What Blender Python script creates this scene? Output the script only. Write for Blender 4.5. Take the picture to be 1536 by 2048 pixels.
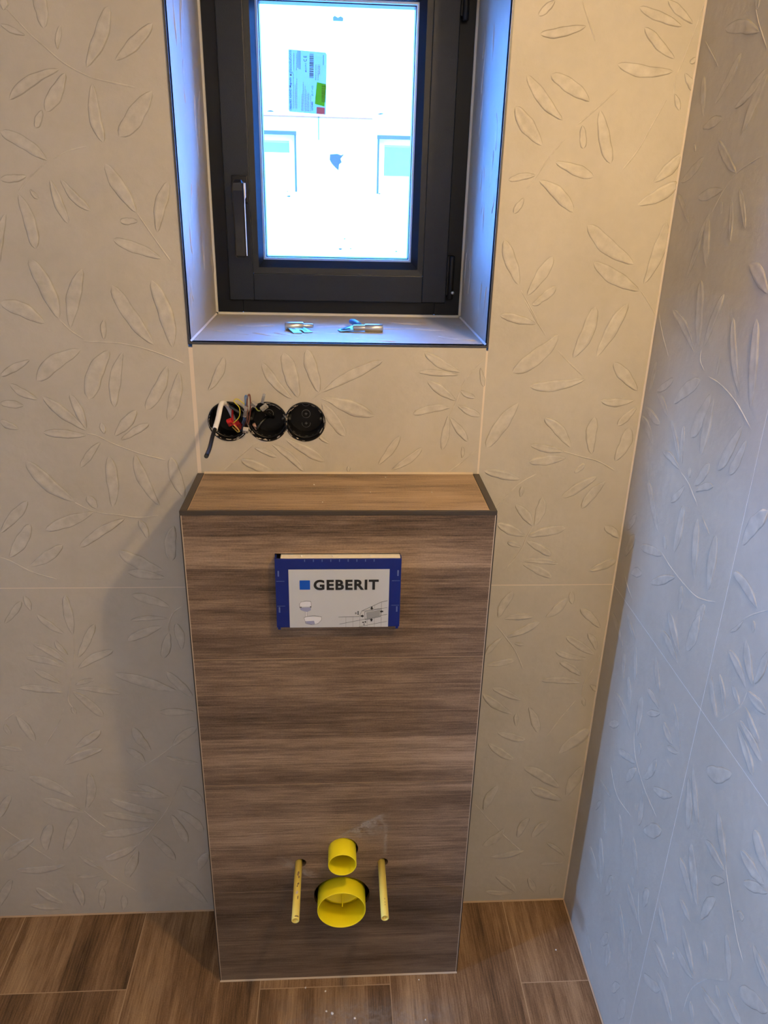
import bpy, bmesh, math, random
from mathutils import Vector, Matrix
from math import sin, cos, pi, radians

for o in list(bpy.data.objects): bpy.data.objects.remove(o, do_unlink=True)
scn = bpy.context.scene
COL = scn.collection

# ------------------------------------------------------------------ camera
CAM = dict(x=-0.0078, y=-1.4088, z=1.6918, yaw=0.0667, pitch=-0.4007, roll=0.0256, f=1530.16)
def make_camera():
    c = bpy.data.cameras.new('camera'); o = bpy.data.objects.new('camera', c); COL.objects.link(o)
    yw, p, r = CAM['yaw'], CAM['pitch'], CAM['roll']
    f = Vector((sin(yw)*cos(p), cos(yw)*cos(p), sin(p)))
    rt = Vector((cos(yw), -sin(yw), 0)); up = rt.cross(f)
    r2 = cos(r)*rt + sin(r)*up; u2 = -sin(r)*rt + cos(r)*up
    m = Matrix((r2, u2, -f)).transposed().to_4x4(); m.translation = Vector((CAM['x'], CAM['y'], CAM['z']))
    o.matrix_world = m
    c.sensor_fit = 'VERTICAL'; c.sensor_height = 36.0; c.lens = CAM['f']*36.0/2048.0
    c.clip_start = 0.02; c.clip_end = 200
    scn.camera = o
make_camera()

# ------------------------------------------------------------------ view, sky, sun, lamps
scn.view_settings.view_transform = 'Standard'; scn.view_settings.look = 'None'
scn.view_settings.gamma = 1.0; scn.view_settings.use_curve_mapping = False
scn.view_settings.exposure = 0.0
LAMP_POS = (0.50, -0.86, 2.17); LAMP_W = 13.0; LAMP_DOWN_W = 8.5; LAMP_COL = (1.0, 0.69, 0.34)
SKY = (0.055, 0.26, 1.0); SKY_STR = 40.0
SUN_W = 3.5
HALL_W = 260.0; HALL_COL = (0.24, 0.46, 1.0)
FILL_POS = (0.15, -2.05, 2.12); FILL_W = 17.0; FILL_COL = (1.0, 0.80, 0.52)  # soft lamp added at the rear to fill the room with light

w = bpy.data.worlds.new('sky'); scn.world = w; w.use_nodes = True
bg = w.node_tree.nodes['Background']; bg.inputs[0].default_value = (*SKY, 1); bg.inputs[1].default_value = SKY_STR

def light(name, kind, loc, energy, color, rot=None, **kw):
    l = bpy.data.lights.new(name, kind); o = bpy.data.objects.new(name, l); COL.objects.link(o)
    o.location = loc; l.energy = energy; l.color = color
    if rot: o.rotation_euler = rot
    for k, v in kw.items(): setattr(l, k, v)
    return o
def aim(o, target):
    o.rotation_euler = (Vector(target)-o.location).to_track_quat('-Z', 'Y').to_euler()
sun = light('sun', 'SUN', (2, -4, 8), SUN_W, (1.0, 0.93, 0.82), angle=radians(0.5)); aim(sun, (2-0.4*4, 0, 8-0.75*4))
light('ceiling_lamp_light', 'POINT', LAMP_POS, LAMP_W, LAMP_COL, shadow_soft_size=0.035)
light('ceiling_lamp_downlight', 'AREA', LAMP_POS, LAMP_DOWN_W, LAMP_COL, shape='DISK', size=0.07)
light('fill_lamp_light', 'POINT', FILL_POS, FILL_W, FILL_COL, shadow_soft_size=0.11)
hl = light('hall_daylight', 'AREA', (-4.0, -1.85, 2.65), HALL_W, HALL_COL, shape='RECTANGLE', size=0.20, size_y=0.34); aim(hl, (0.58, -0.4, 0.7))
pt = light('window_portal', 'AREA', (-0.007, 0.36, 1.78), 1, (1, 1, 1), rot=(radians(-90), 0, 0), shape='RECTANGLE', size=0.34, size_y=0.50)
pt.data.cycles.is_portal = True

# ------------------------------------------------------------------ dimensions (metres, read off the photograph)
XL, XR, D, H = -0.2766, 0.2725, 0.190, 1.1756          # boxed-in cistern
XW = 0.5803; JZ = 0.9259                               # right wall, tile joint height
WL, WR, WS, WT, WD = -0.2723, 0.2682, 1.4278, 2.126, 0.333   # window recess
ROOM_L, ROOM_B, CEIL = -1.5, -2.4, 2.25
BOXC = [(-0.2115, 1.2795), (-0.1395, 1.2795), (-0.068, 1.2795)]; BOXR = 0.0385

# ------------------------------------------------------------------ helpers
def srgb(r, g, b):
    f = lambda c: (c/255/12.92) if c/255 <= 0.04045 else ((c/255+0.055)/1.055)**2.4
    return (f(r), f(g), f(b))
def mat(name, col=(0.5, 0.5, 0.5), rough=0.5, metal=0.0, spec=0.5, bump=None):
    m = bpy.data.materials.new(name); m.use_nodes = True
    b = m.node_tree.nodes['Principled BSDF']
    b.inputs['Base Color'].default_value = (*col, 1); b.inputs['Roughness'].default_value = rough
    b.inputs['Metallic'].default_value = metal; b.inputs['Specular IOR Level'].default_value = spec
    if bump:
        nt = m.node_tree; t = nt.nodes.new('ShaderNodeTexNoise'); t.inputs['Scale'].default_value = bump[0]; t.inputs['Detail'].default_value = 4
        tc = nt.nodes.new('ShaderNodeTexCoord'); nt.links.new(tc.outputs['Object'], t.inputs['Vector'])
        bp = nt.nodes.new('ShaderNodeBump'); bp.inputs['Strength'].default_value = bump[1]; bp.inputs['Distance'].default_value = bump[2]
        nt.links.new(t.outputs['Fac'], bp.inputs['Height']); nt.links.new(bp.outputs[0], b.inputs['Normal'])
        # the surface tone wanders a little with the grain
        mx = nt.nodes.new('ShaderNodeMix'); mx.data_type = 'RGBA'; mx.inputs['A'].default_value = (*[c*0.9 for c in col], 1); mx.inputs['B'].default_value = (*[min(1, c*1.08) for c in col], 1)
        nt.links.new(t.outputs['Fac'], mx.inputs['Factor']); nt.links.new(mx.outputs['Result'], b.inputs['Base Color'])
    return m

class MB:
    def __init__(s): s.v = []; s.f = []; s.m = []; s.uv = []; s.sm = []
    def quad(s, pts, mi=0, uv=None, smooth=False):
        n = len(s.v); s.v += [tuple(p) for p in pts]; s.f.append(tuple(range(n, n+len(pts)))); s.m.append(mi); s.uv.append(uv); s.sm.append(smooth)
    def box(s, x0, x1, y0, y1, z0, z1, mi=0, b=0.0):
        if b <= 0:
            P = [(x0,y0,z0),(x1,y0,z0),(x1,y1,z0),(x0,y1,z0),(x0,y0,z1),(x1,y0,z1),(x1,y1,z1),(x0,y1,z1)]
            n = len(s.v); s.v += P
            for q in ((0,3,2,1),(4,5,6,7),(0,1,5,4),(1,2,6,5),(2,3,7,6),(3,0,4,7)):
                s.f.append(tuple(n+i for i in q)); s.m.append(mi); s.uv.append(None); s.sm.append(False)
            return
        bm = bmesh.new(); bmesh.ops.create_cube(bm, size=1)
        for v in bm.verts: v.co = Vector(((x0+x1)/2+v.co.x*(x1-x0), (y0+y1)/2+v.co.y*(y1-y0), (z0+z1)/2+v.co.z*(z1-z0)))
        bmesh.ops.bevel(bm, geom=bm.edges[:], offset=b, segments=2, profile=0.6, affect='EDGES')
        s.addbm(bm, mi); bm.free()
    def addbm(s, bm, mi=0, smooth=False, M=None):
        bm.verts.index_update(); n = len(s.v)
        s.v += [tuple((M @ v.co) if M else v.co) for v in bm.verts]
        for f in bm.faces:
            s.f.append(tuple(n+v.index for v in f.verts)); s.m.append(mi); s.uv.append(None); s.sm.append(smooth)
    def tube(s, pts, r, mi=0, n=10, cap=True, smooth=True, res=6):
        P = spline(pts, res) if len(pts) > 2 and res > 1 else [Vector(p) for p in pts]
        rr = r if isinstance(r, (list, tuple)) else [r]*2
        T0 = (P[1]-P[0]).normalized(); a = T0.orthogonal().normalized(); n0 = len(s.v)
        for i, p in enumerate(P):
            T = (P[min(i+1, len(P)-1)]-P[max(i-1, 0)]).normalized(); a = (a-T*a.dot(T)).normalized(); b = T.cross(a)
            t = i/(len(P)-1)*(len(rr)-1); k = min(int(t), len(rr)-2); R = rr[k]+(rr[k+1]-rr[k])*(t-k)
            for j in range(n): q = p+R*(cos(2*pi*j/n)*a+sin(2*pi*j/n)*b); s.v.append(tuple(q))
        for i in range(len(P)-1):
            for j in range(n):
                s.f.append((n0+i*n+j, n0+i*n+(j+1)%n, n0+(i+1)*n+(j+1)%n, n0+(i+1)*n+j)); s.m.append(mi); s.uv.append(None); s.sm.append(smooth)
        if cap:
            for e, k in ((0, n0), (1, n0+(len(P)-1)*n)):
                q = [k+j for j in range(n)]; s.f.append(tuple(q if e else q[::-1])); s.m.append(mi); s.uv.append(None); s.sm.append(False)
    def lathe(s, prof, c, axis='y', mi=0, n=48, smooth=True, sx=1.0, closed=False):
        """prof: list of (radius, along) revolved about the axis through c"""
        n0 = len(s.v)
        for (r, h) in prof:
            for j in range(n):
                a = 2*pi*j/n; ca, sa = r*cos(a), r*sin(a)
                if axis == 'y': p = (c[0]+ca*sx, c[1]+h, c[2]+sa)
                elif axis == 'x': p = (c[0]+h, c[1]+ca, c[2]+sa)
                else: p = (c[0]+ca, c[1]+sa, c[2]+h)
                s.v.append(p)
        k = len(prof)
        for i in range(k if closed else k-1):
            for j in range(n):
                i2 = (i+1) % k
                s.f.append((n0+i*n+j, n0+i*n+(j+1)%n, n0+i2*n+(j+1)%n, n0+i2*n+j)); s.m.append(mi); s.uv.append(None); s.sm.append(smooth)
    def poly(s, pts2, y0, y1, mi=0):
        """extrude an outline given in x,z between two y planes"""
        n = len(s.v); k = len(pts2)
        s.v += [(x, y0, z) for x, z in pts2]+[(x, y1, z) for x, z in pts2]
        s.f.append(tuple(range(n, n+k))); s.f.append(tuple(range(n+2*k-1, n+k-1, -1)))
        s.m += [mi]*2; s.uv += [None]*2; s.sm += [False]*2
        for i in range(k):
            s.f.append((n+i, n+k+i, n+k+(i+1)%k, n+(i+1)%k)); s.m.append(mi); s.uv.append(None); s.sm.append(False)
    def build(s, name, mats, parent=None, fix=True):
        me = bpy.data.meshes.new(name); me.from_pydata(s.v, [], s.f); me.update()
        for m in (mats if isinstance(mats, (list, tuple)) else [mats]): me.materials.append(m)
        for p, mi, sm in zip(me.polygons, s.m, s.sm): p.material_index = mi; p.use_smooth = sm
        if any(u for u in s.uv):
            L = me.uv_layers.new(name='uv')
            for p, u in zip(me.polygons, s.uv):
                if u:
                    for li, q in zip(p.loop_indices, u): L.data[li].uv = q
        if fix:
            bm = bmesh.new(); bm.from_mesh(me); bmesh.ops.recalc_face_normals(bm, faces=bm.faces[:]); bm.to_mesh(me); bm.free()
        o = bpy.data.objects.new(name, me); COL.objects.link(o)
        if parent: o.parent = parent; o.matrix_parent_inverse = parent.matrix_world.inverted()
        return o

def spline(pts, res=6):
    P = [Vector(p) for p in pts]; Q = [2*P[0]-P[1]]+P+[2*P[-1]-P[-2]]; out = []
    for i in range(1, len(Q)-2):
        for k in range(res):
            t = k/res; a, b, c, d = Q[i-1], Q[i], Q[i+1], Q[i+2]
            out.append(0.5*((2*b)+(c-a)*t+(2*a-5*b+4*c-d)*t*t+(3*b-a-3*c+d)*t**3))
    out.append(P[-1]); return out

def tag(o, label, cat, group=None):
    o['label'] = label; o['category'] = cat
    if group: o['group'] = group
    return o
def struct(o): o['kind'] = 'structure'; return o
def empty(name, loc):
    o = bpy.data.objects.new(name, None); COL.objects.link(o); o.location = loc; o.empty_display_size = 0.05
    bpy.context.view_layer.update(); return o
def part(mb, name, mats, parent, label=None, fix=True):
    o = mb.build(name, mats, parent, fix)
    if label: o['label'] = label
    return o
def cut(o, cutters):
    """subtract cutter objects and keep the result as plain mesh"""
    for c in cutters:
        md = o.modifiers.new('b', 'BOOLEAN'); md.object = c; md.operation = 'DIFFERENCE'; md.solver = 'EXACT'
    bpy.context.view_layer.update()
    dg = bpy.context.evaluated_depsgraph_get(); me = bpy.data.meshes.new_from_object(o.evaluated_get(dg))
    o.modifiers.clear(); o.data = me
    for c in cutters: bpy.data.objects.remove(c, do_unlink=True)
def text_mesh(name, body, size, material, parent, M, offset=0.0, ext=0.0002, sx=1.0, align='LEFT', width=None, space=1.0):
    cu = bpy.data.curves.new(name, 'FONT'); cu.body = body; cu.size = size; cu.extrude = ext; cu.offset = offset; cu.align_x = align
    cu.resolution_u = 4; cu.space_character = space
    o = bpy.data.objects.new(name+'_c', cu); COL.objects.link(o); bpy.context.view_layer.update()
    me = bpy.data.meshes.new_from_object(o.evaluated_get(bpy.context.evaluated_depsgraph_get())); bpy.data.objects.remove(o, do_unlink=True)
    xs = [v.co.x for v in me.vertices]; w0 = max(xs)-min(xs)
    k = (width/w0) if width else sx; x0 = min(xs) if width else 0
    for v in me.vertices: v.co.x = (v.co.x-x0)*k
    me.transform(M); me.materials.clear(); me.materials.append(material)
    ob = bpy.data.objects.new(name, me); COL.objects.link(ob)
    if parent: ob.parent = parent; ob.matrix_parent_inverse = parent.matrix_world.inverted()
    return ob

# ------------------------------------------------------------------ materials
def tile_mat(name, base, light, mixamt):
    m = bpy.data.materials.new(name); m.use_nodes = True; nt = m.node_tree; N = nt.nodes; Lk = nt.links
    b = N['Principled BSDF']; tc = N.new('ShaderNodeTexCoord')
    n1 = N.new('ShaderNodeTexNoise'); n1.inputs['Scale'].default_value = 5; n1.inputs['Detail'].default_value = 5; n1.inputs['Roughness'].default_value = 0.6
    n2 = N.new('ShaderNodeTexNoise'); n2.inputs['Scale'].default_value = 55; n2.inputs['Detail'].default_value = 5
    n3 = N.new('ShaderNodeTexNoise'); n3.inputs['Scale'].default_value = 1400; n3.inputs['Detail'].default_value = 1
    for n in (n1, n2, n3): Lk.new(tc.outputs['Object'], n.inputs['Vector'])
    mr = N.new('ShaderNodeMapRange'); mr.inputs['From Min'].default_value = 0.35; mr.inputs['From Max'].default_value = 0.68
    ad = N.new('ShaderNodeMath'); ad.operation = 'MULTIPLY_ADD'; ad.inputs[1].default_value = mixamt
    Lk.new(n2.outputs['Fac'], ad.inputs[0]); Lk.new(n1.outputs['Fac'], ad.inputs[2])
    sc = N.new('ShaderNodeMath'); sc.operation = 'DIVIDE'; sc.inputs[1].default_value = 1+mixamt; Lk.new(ad.outputs[0], sc.inputs[0]); Lk.new(sc.outputs[0], mr.inputs['Value'])
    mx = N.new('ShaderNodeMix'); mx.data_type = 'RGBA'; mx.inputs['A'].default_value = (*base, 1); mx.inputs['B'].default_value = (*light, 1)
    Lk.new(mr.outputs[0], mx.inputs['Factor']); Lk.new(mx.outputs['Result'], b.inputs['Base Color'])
    b.inputs['Roughness'].default_value = 0.48; b.inputs['Specular IOR Level'].default_value = 0.35
    bp = N.new('ShaderNodeBump'); bp.inputs['Strength'].default_value = 0.25; bp.inputs['Distance'].default_value = 0.0006
    bp2 = N.new('ShaderNodeBump'); bp2.inputs['Strength'].default_value = 0.30; bp2.inputs['Distance'].default_value = 0.003
    Lk.new(n3.outputs['Fac'], bp.inputs['Height']); Lk.new(n2.outputs['Fac'], bp2.inputs['Height']); Lk.new(bp2.outputs[0], bp.inputs['Normal']); Lk.new(bp.outputs[0], b.inputs['Normal'])
    return m
M_TILE = tile_mat('greige_tile', (0.435, 0.392, 0.308), (0.505, 0.458, 0.368), 0.3)
M_LEAF = tile_mat('greige_leaf_relief', (0.425, 0.382, 0.30), (0.575, 0.525, 0.425), 1.6)
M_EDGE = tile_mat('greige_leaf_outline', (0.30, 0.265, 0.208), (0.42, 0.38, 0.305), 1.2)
M_GROUT = mat('cream_grout', (0.66, 0.56, 0.43), 0.8)
M_GROUT_TAN = mat('tan_grout', (0.42, 0.29, 0.175), 0.8)
M_GROUT_W = mat('white_grout', (0.75, 0.71, 0.64), 0.8)
M_PLASTER = mat('painted_plaster', (0.72, 0.68, 0.62), 0.85, bump=(60, 0.2, 0.001))
M_CEIL = mat('ceiling_paint', (0.82, 0.80, 0.76), 0.9)
M_TRIM = mat('dark_bronze_trim', (0.075, 0.060, 0.045), 0.42, 0.5)
M_TRIM2 = mat('dark_grey_trim', (0.07, 0.07, 0.075), 0.4, 0.5)

def wood_mat(name, dark, mid, light, gain=1.0):
    m = bpy.data.materials.new(name); m.use_nodes = True; nt = m.node_tree; N = nt.nodes; Lk = nt.links
    b = N['Principled BSDF']; uv = N.new('ShaderNodeUVMap'); uv.uv_map = 'uv'
    def noise(su, sv, det, rough=0.55, dist=0.0):
        mp = N.new('ShaderNodeMapping'); mp.inputs['Scale'].default_value = (su, sv, 1); Lk.new(uv.outputs[0], mp.inputs['Vector'])
        n = N.new('ShaderNodeTexNoise'); n.inputs['Scale'].default_value = 1; n.inputs['Detail'].default_value = det; n.inputs['Roughness'].default_value = rough
        n.inputs['Distortion'].default_value = dist; Lk.new(mp.outputs[0], n.inputs['Vector']); return n.outputs['Fac']
    def math2(op, a, c, v=None):
        x = N.new('ShaderNodeMath'); x.operation = op
        for i, q in enumerate((a, c, v)):
            if q is None: continue
            if isinstance(q, (int, float)): x.inputs[i].default_value = q
            else: Lk.new(q, x.inputs[i])
        return x.outputs[0]
    broad = noise(1.3, 15, 3, 0.6, 0.1); streak = noise(9, 260, 5, 0.65, 0.15); blot = noise(6, 14, 4, 0.6); fine = noise(300, 330, 2, 0.6)
    fibre = noise(28, 700, 3, 0.6)
    # printed boards about 6 cm wide inside each tile
    sep = N.new('ShaderNodeSeparateXYZ'); Lk.new(uv.outputs[0], sep.inputs[0])
    fl = math2('FLOOR', math2('MULTIPLY', sep.outputs[1], 16.0), None)
    wn = N.new('ShaderNodeTexWhiteNoise'); wn.noise_dimensions = '1D'; Lk.new(fl, wn.inputs['W'])
    s = math2('MULTIPLY', broad, 1.15); s = math2('MULTIPLY_ADD', streak, 0.95, s); s = math2('MULTIPLY_ADD', blot, 0.45, s)
    s = math2('MULTIPLY_ADD', wn.outputs['Value'], 0.30, s); s = math2('MULTIPLY_ADD', fine, 0.30, s); s = math2('MULTIPLY_ADD', fibre, 0.45, s)
    mr = N.new('ShaderNodeMapRange'); mr.inputs['From Min'].default_value = 1.40; mr.inputs['From Max'].default_value = 2.22; Lk.new(s, mr.inputs['Value'])
    cr = N.new('ShaderNodeValToRGB'); e = cr.color_ramp.elements
    e[0].position = 0.0; e[0].color = (*dark, 1); e[1].position = 1.0; e[1].color = (*light, 1)
    k = cr.color_ramp.elements.new(0.45); k.color = (*mid, 1)
    Lk.new(mr.outputs[0], cr.inputs['Fac']); Lk.new(cr.outputs[0], b.inputs['Base Color'])
    b.inputs['Roughness'].default_value = 0.5; b.inputs['Specular IOR Level'].default_value = 0.3
    bp = N.new('ShaderNodeBump'); bp.inputs['Strength'].default_value = 0.35; bp.inputs['Distance'].default_value = 0.0008
    Lk.new(streak, bp.inputs['Height']); Lk.new(bp.outputs[0], b.inputs['Normal'])
    return m
M_WOOD = wood_mat('wood_look_tile', (0.054, 0.035, 0.022), (0.178, 0.120, 0.078), (0.40, 0.285, 0.19))
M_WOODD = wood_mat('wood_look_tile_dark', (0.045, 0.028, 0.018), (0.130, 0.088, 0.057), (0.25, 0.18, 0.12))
M_WOOD_LIT = wood_mat('wood_look_tile_lit_top', (0.10, 0.066, 0.040), (0.31, 0.21, 0.125), (0.48, 0.34, 0.215))  # same tile as the front, lamplight on the top put into its colours
M_WOODF = wood_mat('wood_look_floor_tile', (0.055, 0.029, 0.013), (0.19, 0.108, 0.053), (0.40, 0.26, 0.14))

M_FRAME = mat('anthracite_window_paint', (0.008, 0.012, 0.022), 0.30, 0.0, 0.30, bump=(900, 0.5, 0.0006))
M_FRAME2 = mat('anthracite_window_frame', (0.004, 0.006, 0.012), 0.40, 0.0, 0.25)
M_BLACK = mat('black_plastic', (0.004, 0.004, 0.005), 0.45, 0.0, 0.3)
M_BLACK2 = mat('black_plastic_worn', (0.03, 0.03, 0.028), 0.3)
M_GREYMARK = mat('moulded_mark_highlight', (0.30, 0.30, 0.29), 0.4)  # highlight on the raised marks put into this grey
M_SEAL = mat('window_sealant', (0.62, 0.60, 0.55), 0.7)
M_SPACER = mat('aluminium_spacer', (0.30, 0.34, 0.40), 0.4, 0.3)
M_STEEL = mat('zinc_plated_steel', (0.62, 0.60, 0.56), 0.28, 0.9)
M_STEELB = mat('blue_zinc_steel', (0.20, 0.36, 0.42), 0.35, 0.7)
M_BLUEPL = mat('blue_plastic_plug', (0.05, 0.20, 0.55), 0.4)
M_YEL = mat('yellow_plastic', (0.95, 0.80, 0.012), 0.32)
M_YEL2 = mat('pale_yellow_sleeve', (0.80, 0.62, 0.12), 0.38)
M_BLUE = mat('blue_cover_plastic', (0.003, 0.014, 0.15), 0.38)
M_STYRO = mat('cream_foam_block', (0.72, 0.66, 0.55), 0.8, bump=(200, 0.4, 0.001))
M_LABEL = mat('grey_label_sheet', (0.49, 0.51, 0.53), 0.35, bump=(6, 0.0, 0.001))
M_INK = mat('black_ink', (0.01, 0.01, 0.01), 0.5)
M_LOGO = mat('logo_blue', (0.0, 0.075, 0.45), 0.4)
M_LINE = mat('grey_ink', (0.12, 0.12, 0.13), 0.5)
M_PALE = mat('white_ink', (0.66, 0.67, 0.70), 0.5)
M_LAV = mat('lavender_ink', (0.28, 0.30, 0.45), 0.5)
M_MIDG = mat('mid_grey_ink', (0.27, 0.28, 0.28), 0.5)

# glass: clear, reflecting a little
M_GLASS = bpy.data.materials.new('window_glass'); M_GLASS.use_nodes = True
nt = M_GLASS.node_tree; nt.nodes.remove(nt.nodes['Principled BSDF'])
tr = nt.nodes.new('ShaderNodeBsdfTransparent'); tr.inputs[0].default_value = (0.95, 0.97, 0.97, 1)
gl = nt.nodes.new('ShaderNodeBsdfGlossy'); gl.inputs['Roughness'].default_value = 0.02
ms = nt.nodes.new('ShaderNodeMixShader'); fr = nt.nodes.new('ShaderNodeFresnel'); fr.inputs[0].default_value = 1.3
nt.links.new(fr.outputs[0], ms.inputs[0]); nt.links.new(tr.outputs[0], ms.inputs[1]); nt.links.new(gl.outputs[0], ms.inputs[2])
nt.links.new(ms.outputs[0], nt.nodes['Material Output'].inputs[0])

def dust_mat(name, col, seed, strength):
    m = bpy.data.materials.new(name); m.use_nodes = True; nt = m.node_tree; N = nt.nodes; Lk = nt.links
    b = N['Principled BSDF']; b.inputs['Base Color'].default_value = (*col, 1); b.inputs['Roughness'].default_value = 0.95
    uv = N.new('ShaderNodeUVMap'); uv.uv_map = 'uv'
    sp = N.new('ShaderNodeSeparateXYZ'); Lk.new(uv.outputs[0], sp.inputs[0])
    def mm(op, a, c=None):
        x = N.new('ShaderNodeMath'); x.operation = op
        for i, q in enumerate((a, c)):
            if q is None: continue
            if isinstance(q, (int, float)): x.inputs[i].default_value = q
            else: Lk.new(q, x.inputs[i])
        return x.outputs[0]
    def hump(c):    # 4c(1-c)
        return mm('MULTIPLY', mm('MULTIPLY', c, mm('SUBTRACT', 1.0, c)), 4.0)
    tc = N.new('ShaderNodeTexCoord'); mp = N.new('ShaderNodeMapping'); mp.inputs['Location'].default_value = (seed, 0, 0); Lk.new(tc.outputs['Object'], mp.inputs[0])
    n = N.new('ShaderNodeTexNoise'); n.inputs['Scale'].default_value = 60; n.inputs['Detail'].default_value = 6; n.inputs['Roughness'].default_value = 0.7; Lk.new(mp.outputs[0], n.inputs['Vector'])
    k = mm('MULTIPLY', hump(sp.outputs[0]), hump(sp.outputs[1]))
    mr = N.new('ShaderNodeMapRange'); mr.inputs['From Min'].default_value = 0.38; mr.inputs['From Max'].default_value = 0.75; Lk.new(n.outputs['Fac'], mr.inputs['Value'])
    al = mm('MULTIPLY', mm('MULTIPLY', k, mr.outputs[0]), strength)
    Lk.new(al, b.inputs['Alpha'])
    return m
M_DUST = dust_mat('grey_dust', (0.55, 0.48, 0.40), 0.0, 0.85)
M_DUST2 = dust_mat('pale_dust', (0.50, 0.42, 0.33), 3.0, 0.35)

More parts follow.
